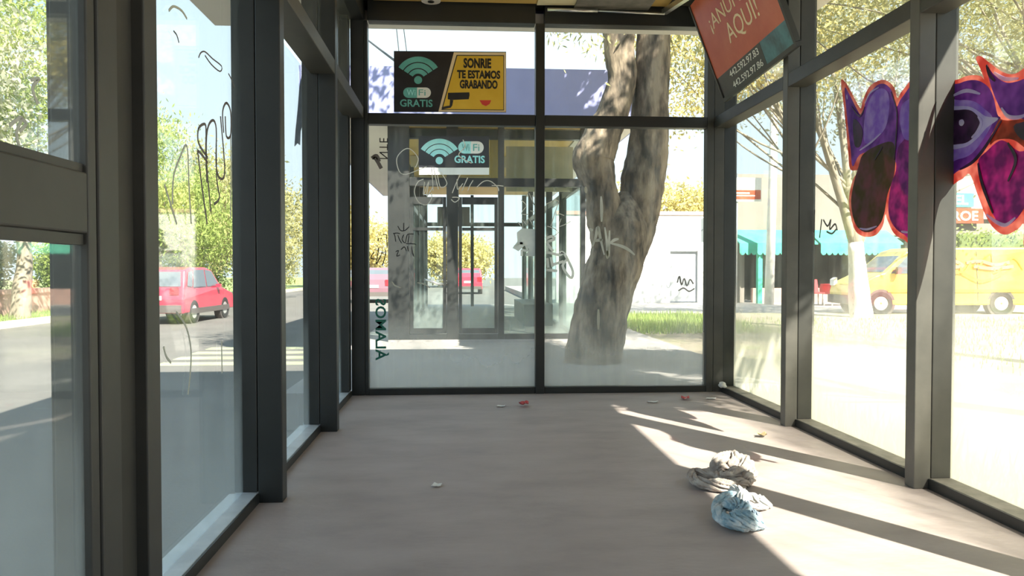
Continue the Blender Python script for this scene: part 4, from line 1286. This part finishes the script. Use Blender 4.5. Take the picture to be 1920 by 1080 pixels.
def car(root, body_m, length, width, prof, glass_side, rear_glass, front_glass, wheels, wheel_r, pos, ang, trim='car_trim', lower=0.42):
    """prof: (u,z) outline of the shell, u from the front end; nose along -local x"""
    ca, sa = math.cos(ang), math.sin(ang)
    O = Vector(pos)

    def T(u, w, z):
        return O + Vector((u * ca - w * sa, u * sa + w * ca, z))
    belt = 1.0

    def inset(z):
        return 0.0 if z < belt else (z - belt) * 0.16
    n = len(prof)
    vs, fs = [], []
    hw = width / 2
    layers = [(-hw, 0.94), (-hw + 0.05, 1.0), (hw - 0.05, 1.0), (hw, 0.94)]
    cz = 0.8
    cu = length / 2
    for w, k in layers:
        for u, z in prof:
            s = -1 if w < 0 else 1
            ww = w - s * inset(z)
            vs.append(T(cu + (u - cu) * (1 - (1 - k) * 0.25), ww, cz + (z - cz) * (1 - (1 - k) * 0.4)))
    for i in range(3):
        for j in range(n):
            fs.append((i * n + j, i * n + (j + 1) % n, (i + 1) * n + (j + 1) % n, (i + 1) * n + j))
    fs.append(tuple(reversed(range(n))))
    fs.append(tuple(range(3 * n, 4 * n)))
    b = B()
    b.add(vs, fs)
    body = b.make('body', body_m, root, bevel=0.03)
    for s in (-1, 1):
        for gp in glass_side:
            pl = []
            for u, z in gp:
                pl.append(T(u, s * (hw - inset(z) + 0.004), z))
            B().prism(pl, T(0, s * 0.008, 0) - T(0, 0, 0)).make('side_window', 'car_glass', root)
    for nm, g in (('rear_window', rear_glass), ('windshield', front_glass)):
        if g:
            (u0, z0), (u1, z1) = g
            off = 0.012 if nm == 'rear_window' else -0.012
            w0, w1 = hw - inset(z0) - 0.1, hw - inset(z1) - 0.12
            B().prism([T(u0 + off, -w0, z0), T(u0 + off, w0, z0), T(u1 + off, w1, z1), T(u1 + off, -w1, z1)], T(off, 0, 0.008) - T(0, 0, 0)).make(nm, 'car_glass', root)
    for u in wheels:
        for s in (-1, 1):
            c = T(u, s * (hw - 0.1), wheel_r)
            ax = T(0, s, 0) - T(0, 0, 0)
            wb = B().disc(c, ax, wheel_r * 0.58, wheel_r, 32, 0.22)
            wo_ = wb.make('wheel', 'tyre', root, bevel=0.02)
            B().disc(c + ax * 0.05, ax, 0.03, wheel_r * 0.57, 24, 0.10).make('rim', 'alloy', wo_)
            B().disc(c - ax * 0.02 + ax * 0.01, ax, 0, wheel_r * 1.2, 28, 0.205).make('wheel_arch', 'car_trim', root)
    return T, body


suv = empty('car', (-8.6, 24.2, RZ), label='red hatchback driving away on the road behind the left glass', cat='car')
sprof = [(0.02, 0.30), (0.0, 0.62), (0.1, 0.80), (0.9, 0.98), (1.15, 1.04), (1.75, 1.55), (2.2, 1.64), (3.3, 1.64), (3.75, 1.56), (4.02, 1.05), (4.1, 0.72), (4.08, 0.32)]
# nose points along +Y: the local u axis runs from the nose backwards
T, bd = car(suv, 'car_red', 4.1, 1.78, sprof, [[(1.35, 1.06), (1.84, 1.52), (2.35, 1.57), (2.35, 1.06)], [(2.42, 1.06), (2.42, 1.57), (3.2, 1.56), (3.4, 1.06)], [(3.46, 1.08), (3.28, 1.54), (3.6, 1.5), (3.82, 1.1)]], ((4.0, 1.08), (3.78, 1.5)), ((1.18, 1.07), (1.74, 1.52)), (0.85, 3.35), 0.34, (-8.52, 26.6, RZ), math.radians(-93))
for s in (-1, 1):
    B().obox(T(4.07, s * 0.62 - 0.12, 0.86), T(0.04, 0, 0) - T(0, 0, 0), T(0, 0.24, 0) - T(0, 0, 0), Vector((0, 0, 0.2))).make('tail_light', 'tail_light', suv)
B().obox(T(4.08, -0.82, 0.34), T(0.05, 0, 0) - T(0, 0, 0), T(0, 1.64, 0) - T(0, 0, 0), Vector((0, 0, 0.22))).make('rear_bumper', 'car_trim', suv)
B().obox(T(4.09, -0.26, 0.70), T(0.03, 0, 0) - T(0, 0, 0), T(0, 0.52, 0) - T(0, 0, 0), Vector((0, 0, 0.12))).make('number_plate', 'sign_white', suv)
for s in (-1, 1):
    B().obox(T(0.5, s * 0.885, 0.28), T(3.1, 0, 0) - T(0, 0, 0), T(0, s * 0.03, 0) - T(0, 0, 0), Vector((0, 0, 0.16))).make('side_skirt', 'car_trim', suv)
    B().obox(T(1.5, s * 0.86, 1.02), T(0.12, 0, 0) - T(0, 0, 0), T(0, s * 0.16, 0) - T(0, 0, 0), Vector((0, 0, 0.1))).make('mirror', 'car_red', suv)


def far_car(loc, m, label, ang=-90):
    o = empty('car', loc, label=label, cat='car')
    pr = [(0.02, 0.30), (0.0, 0.7), (1.0, 0.95), (1.7, 1.55), (2.2, 1.68), (4.1, 1.66), (4.4, 1.1), (4.45, 0.7), (4.42, 0.32)]
    T, b = car(o, m, 4.45, 1.8, pr, [[(1.4, 1.05), (1.9, 1.52), (2.7, 1.58), (2.7, 1.05)], [(2.8, 1.05), (2.8, 1.58), (3.9, 1.55), (4.05, 1.08)]], ((4.36, 1.1), (4.14, 1.55)), ((1.1, 1.02), (1.65, 1.5)), (0.85, 3.6), 0.34, loc, math.radians(ang))
    for s in (-1, 1):
        B().obox(T(4.40, s * 0.72 - 0.13, 0.82), T(0.06, 0, 0) - T(0, 0, 0), T(0, 0.26, 0) - T(0, 0, 0), Vector((0, 0, 0.28))).make('tail_light', 'tail_light', o)
    B().obox(T(4.41, -0.28, 0.72), T(0.06, 0, 0) - T(0, 0, 0), T(0, 0.56, 0) - T(0, 0, 0), Vector((0, 0, 0.13))).make('number_plate', 'sign_white', o)
    B().obox(T(4.40, -0.86, 0.32), T(0.08, 0, 0) - T(0, 0, 0), T(0, 1.72, 0) - T(0, 0, 0), Vector((0, 0, 0.2))).make('rear_bumper', 'car_trim', o)
    return o


far_car((-4.15, 41, RZ), 'car_maroon', 'greyish maroon car with lit red tail light left of the twin station')
far_car((0.45, 54, RZ), 'car_red', 'small red car seen through the doors of the twin station')
far_car((-9.3, 60, RZ), 'car_red', 'distant red car between the last two left posts')

# yellow van
vn = empty('van', (13.6, 20.4, -0.05), label='yellow delivery van with red and gold squiggles parked at the right', cat='van')
vprof = [(0.03, 0.28), (0.0, 0.62), (0.06, 0.86), (0.55, 1.10), (0.8, 1.18), (1.45, 1.78), (1.75, 1.88), (5.2, 1.90), (5.35, 1.8), (5.38, 0.6), (5.34, 0.28)]
VA = math.radians(-4)
VO = (10.95, 21.65, -0.06)
T, bd = car(vn, 'van_yellow', 5.38, 1.8, vprof, [[(0.98, 1.16), (1.5, 1.66), (1.98, 1.72), (1.98, 1.16)]], None, ((0.84, 1.2), (1.42, 1.72)), (0.72, 4.05), 0.33, VO, VA)


def vq(name, m, pts, d=0.006):
    def ins(z):
        return 0 if z < 1 else (z - 1) * .16
    B().prism([T(u, -(0.9 - ins(z) + 0.004), z) for u, z in pts], T(0, -d, 0) - T(0, 0, 0)).make(name, m, vn)


vq('side_stripe', 'van_paint_gold', [(0.9, 0.64), (5.2, 0.64), (5.2, 0.72), (0.9, 0.72)])
vq('door_seam', 'car_trim', [(2.06, 0.4), (2.075, 0.4), (2.075, 1.78), (2.06, 1.78)])
vq('door_seam', 'car_trim', [(3.4, 0.4), (3.415, 0.4), (3.415, 1.78), (3.4, 1.78)])
vq('fuel_flap', 'van_paint_gold', [(2.2, 0.95), (2.5, 0.95), (2.5, 1.15), (2.2, 1.15)])
for s in (-1, 1):
    B().obox(T(0.0, s * 0.68 - 0.14, 0.80), T(0.1, 0, 0.06) - T(0, 0, 0) - Vector((0, 0, 0)), T(0, 0.28, 0) - T(0, 0, 0), Vector((0, 0, 0.18))).make('headlight', 'sign_white', vn)
B().obox(T(-0.05, -0.86, 0.30), T(0.1, 0, 0) - T(0, 0, 0), T(0, 1.72, 0) - T(0, 0, 0), Vector((0, 0, 0.24))).make('front_bumper', 'car_trim', vn)
B().obox(T(1.1, -1.06, 1.14), T(0.1, 0, 0) - T(0, 0, 0), T(0, 0.14, 0) - T(0, 0, 0), Vector((0, 0, 0.2))).make('mirror', 'car_trim', vn)
for m, ln in (('van_paint_gold', [[(2.2, 1.6), (2.4, 1.3), (2.8, 1.65), (3.0, 1.2), (3.3, 1.6)], [(3.4, 1.3), (3.8, 1.7), (3.9, 1.2), (4.4, 1.6), (4.7, 1.3)], [(2.5, 1.0), (2.9, 1.2), (3.5, .95), (4.1, 1.15)]]),
              ('van_paint_red', [[(2.4, 1.42), (2.7, 1.52), (3.0, 1.38), (2.7, 1.34), (2.4, 1.42)], [(3.1, 1.46), (3.5, 1.5), (3.9, 1.4), (4.3, 1.48)], [(3.3, 1.36), (3.8, 1.3), (4.4, 1.36)]])):
    bb = B()
    for l_ in ln:
        ribbon(bb, smooth_path([T(u, -(0.912 - (0 if z < 1 else (z - 1) * .16)), z) for u, z in l_], sub=5), 0.05 if m == 'van_paint_gold' else 0.09, T(0, -1, 0) - T(0, 0, 0), 0.004)
    bb.make('painted_squiggle', m, vn)

# ================================================================== RIGHT: BUILDINGS AND STREET FURNITURE
wb_ = empty('white_building', (7, 29.3, -0.06), label='white walled building with a scrawled grey gate behind the forked tree', cat='building')


def bx(par, name, m, *b, **k):
    return B().box(*b).make(name, m, par, **k)


bx(wb_, 'wall', 'wall_white', 3.6, 7.99, 29.2, 29.5, -0.06, 3.3)
bx(wb_, 'wall', 'wall_white', 9.07, 10.2, 29.2, 29.5, -0.06, 3.3)
bx(wb_, 'lintel', 'wall_white', 7.992, 9.068, 29.2, 29.5, 1.92, 3.3)
bx(wb_, 'coping', 'wall_pink', 3.6, 10.2, 29.15, 29.55, 3.302, 3.44, label='pink coping')
bx(wb_, 'gate', 'gate_grey', 7.995, 9.065, 29.3, 29.36, -0.02, 1.91)
strokes('gate_scrawl', 'text_black', wb_, 1, 29.29, [[(1270, 530), (1274, 518), (1278, 534), (1283, 522), (1288, 536), (1294, 524), (1300, 532)], [(1272, 545), (1282, 540), (1292, 546), (1302, 541)]], 0.05, (0, -1, 0), label='black scrawl on the gate')
strokes('wall_scrawl', 'gate_grey', wb_, 1, 29.19, [[(1250, 450), (1254, 458), (1259, 452), (1262, 462)], [(1296, 432), (1304, 428), (1310, 436), (1318, 430)], [(1302, 465), (1310, 470), (1318, 462)], [(1248, 530), (1253, 540), (1258, 532)]], 0.035, (0, -1, 0), label='thin scrawl on the white wall')

sh = empty('corner_shop', (17, 32, -0.06), label='beige corner shop with green awnings and a dark open front', cat='building')
bx(sh, 'wall', 'wall_beige', 10.6, 30, 29.3, 30.6, 2.55, 4.9)
bx(sh, 'pier', 'wall_beige', 10.5, 10.9, 29.2, 29.7, -0.06, 2.548)
bx(sh, 'pier', 'wall_beige', 17.6, 18.1, 29.2, 29.7, -0.06, 2.548)
bx(sh, 'back_wall', 'shop_dark', 10.6, 30, 31.6, 31.8, -0.06, 2.548, label='dark interior wall')
bx(sh, 'parapet', 'wall_pink', 11.2, 17.5, 29.1, 29.3, -0.06, 0.5)
bx(sh, 'sign_panel', 'sign_white', 18.6, 25, 29.15, 29.28, 3.2, 4.7)
for x0, x1 in ((10.3, 13.3), (13.4, 16.6)):
    a = B().prism([(x0, 28.1, 2.15), (x0, 28.1, 2.20), (x0, 29.28, 2.75), (x0, 29.28, 2.70)], (x1 - x0, 0, 0)).make('awning', 'awning_green', sh)
    vb = B()
    nn = int((x1 - x0) / 0.22)
    for i in range(nn):
        u = x0 + i * 0.22
        vb.prism([(u, 28.08, 2.2), (u + 0.22, 28.08, 2.2), (u + 0.22, 28.08, 1.85), (u + 0.17, 28.08, 1.77), (u + 0.11, 28.08, 1.75), (u + 0.05, 28.08, 1.77), (u, 28.08, 1.85)], (0, 0.02, 0))
    vb.make('valance', 'awning_green', a)
bx(sh, 'green_post', 'awning_green', 11.05, 11.22, 28.2, 28.4, -0.06, 2.14, label='green awning post')
bx(sh, 'banner', 'sign_red', 18.95, 20.4, 29.05, 29.12, 3.02, 3.6, label='red banner with pale letters')
bx(sh, 'banner', 'awning_green', 18.95, 20.0, 29.05, 29.12, 3.66, 4.2, label='green banner with pale letters')
text('EL', (19.2, 29.045, 3.74), (1, 0, 0), (0, 0, 1), 0.55, 0.38, 'lettering', 'sign_white', sh, 0.01, 0.03)
text('ROE', (19.12, 29.045, 3.12), (1, 0, 0), (0, 0, 1), 1.05, 0.38, 'lettering', 'sign_white', sh, 0.01, 0.02)

hdg = empty('hedge', (22, 27.6, -0.06), label='clipped green hedge behind the roof of the yellow van', cat='hedge')
bx(hdg, 'core', 'leaf_dark', 18.2, 25, 27.2, 27.9, -0.06, 2.5)
leaf_cards('foliage', 'leaf_green', hdg, [Vector((x, 27.4, z)) for x in np.arange(18.2, 25, .35) for z in np.arange(.3, 2.7, .35)], 60, (.2, .22, .2), 0.14, 71)

# white board on a post
sb = empty('street_sign', (10.5, 28.0, -0.06), label='white and pink shop board on a thin post by the concrete pole', cat='sign')
B().tube([(10.15, 28.0, -0.06), (10.15, 28.0, 4.75)], 0.035, 8).make('post', 'steel', sb)
q0, q1 = at(1, 28.0, 1373, 378), at(1, 28.0, 1426, 334)
B().box(q0.x, q1.x, 27.9, 27.96, q0.z, q1.z).make('board', 'sign_white', sb)
B().box(q0.x + .03, q1.x - .03, 27.89, 27.899, q0.z + 0.08, q0.z + 0.42).make('pink_panel', 'sign_red', sb, label='pink lower panel')
B().box(q0.x + .08, q1.x - .25, 27.885, 27.889, q0.z + 0.19, q0.z + 0.23).box(q0.x + .08, q1.x - .45, 27.885, 27.889, q0.z + 0.28, q0.z + 0.33).make('caption_line', 'sign_white', sb)

pl = empty('utility_pole', (11.2, 27.4, -0.06), label='pale concrete utility pole in front of the corner shop', cat='pole')
B().tube([(11.15, 27.4, -0.06), (11.24, 27.4, 4), (11.32, 27.4, 9.2)], [0.17, 0.15, 0.11], 16).make('shaft', 'pole_concrete', pl)
B().box(10.4, 12.3, 27.35, 27.45, 8.4, 8.52).make('crossarm', 'bark_grey', pl)
for x in (10.5, 11.9, 12.2):
    B().tube([(x, 27.4, 8.52), (x, 27.4, 8.7)], 0.05, 8).make('insulator', 'sign_white', pl)

# red plastic tables and chairs outside the shop


def table(x, y, label):
    o = empty('plastic_table', (x, y, -0.06), label=label, cat='table', group='red tables outside the shop')
    B().box(x - .42, x + .42, y - .42, y + .42, 0.64, 0.70).make('tabletop', 'plastic_red', o)
    B().box(x - .44, x + .44, y - .44, y + .44, 0.34, 0.638).make('cloth_skirt', 'plastic_red', o)
    for sx in (-1, 1):
        for sy in (-1, 1):
            B().tube([(x + sx * .36, y + sy * .36, -0.06), (x + sx * .34, y + sy * .34, 0.64)], 0.025, 6).make('leg', 'sign_white', o)


def chair(x, y, label, s=1):
    o = empty('plastic_chair', (x, y, -0.06), label=label, cat='chair', group='red chairs outside the shop')
    B().box(x - .24, x + .24, y - .24, y + .24, 0.36, 0.41).make('seat', 'plastic_red', o)
    B().prism([(x - .24, y + s * .24, 0.41), (x + .24, y + s * .24, 0.41), (x + .2, y + s * .30, 0.86), (x - .2, y + s * .30, 0.86)], (0, .03, 0)).make('backrest', 'plastic_red', o)
    for sx in (-1, 1):
        for sy in (-1, 1):
            B().tube([(x + sx * .22, y + sy * .22, -0.06), (x + sx * .2, y + sy * .2, 0.36)], 0.022, 6).make('leg', 'sign_white', o)


table(13.3, 26.6, 'red table outside the shop nearer the green awning post')
table(15.0, 26.6, 'red table outside the shop behind the limewashed trunk')
chair(12.5, 26.6, 'red chair at the left end of the row of shop tables')
chair(14.1, 26.5, 'red chair between the two shop tables')
chair(15.9, 26.6, 'red chair at the right end of the row of shop tables')

# pennant hung on the canopy corner, overhead wires
pn = empty('hanging_pennant', (-2.25, 8.2, 3.2), label='dark ragged cloth hanging from the canopy beyond the left posts', cat='cloth')
py_ = 7.6
pp = [(566, 138), (572, 140), (572, 200), (568, 228), (563, 246), (562, 272), (557, 268), (552, 274), (554, 244), (558, 205), (561, 165)]
pts = [at(1, py_, *p) for p in pp]
B().prism(pts, (0, 0.02, 0)).make('cloth', 'pennant_dark', pn)
B().tube([at(1, py_, 571, 138), (at(1, py_, 571, 138).x, py_, 3.62)], 0.006, 6).make('cord', 'wire', pn)


def wire(a, b, sag, label):
    a, b = Vector(a), Vector(b)
    P = [a.lerp(b, i / 16) - Vector((0, 0, sag * 4 * (i / 16) * (1 - i / 16))) for i in range(17)]
    tag(B().tube(P, 0.022, 5).make('power_line', 'wire'), label, 'cable', group='overhead wires')


wire(at(1, 30, 733, -60), at(1, 60, 757, 160), 0.6, 'left one of two thin wires above the camera sign')
wire(at(1, 30, 744, -60), at(1, 60, 775, 170), 0.6, 'right one of two thin wires above the camera sign')
wire(at(1, 34, 640, 35), at(1, 12.345, 757, 126.5), 0.02, 'slanting cable left of the camera sign')
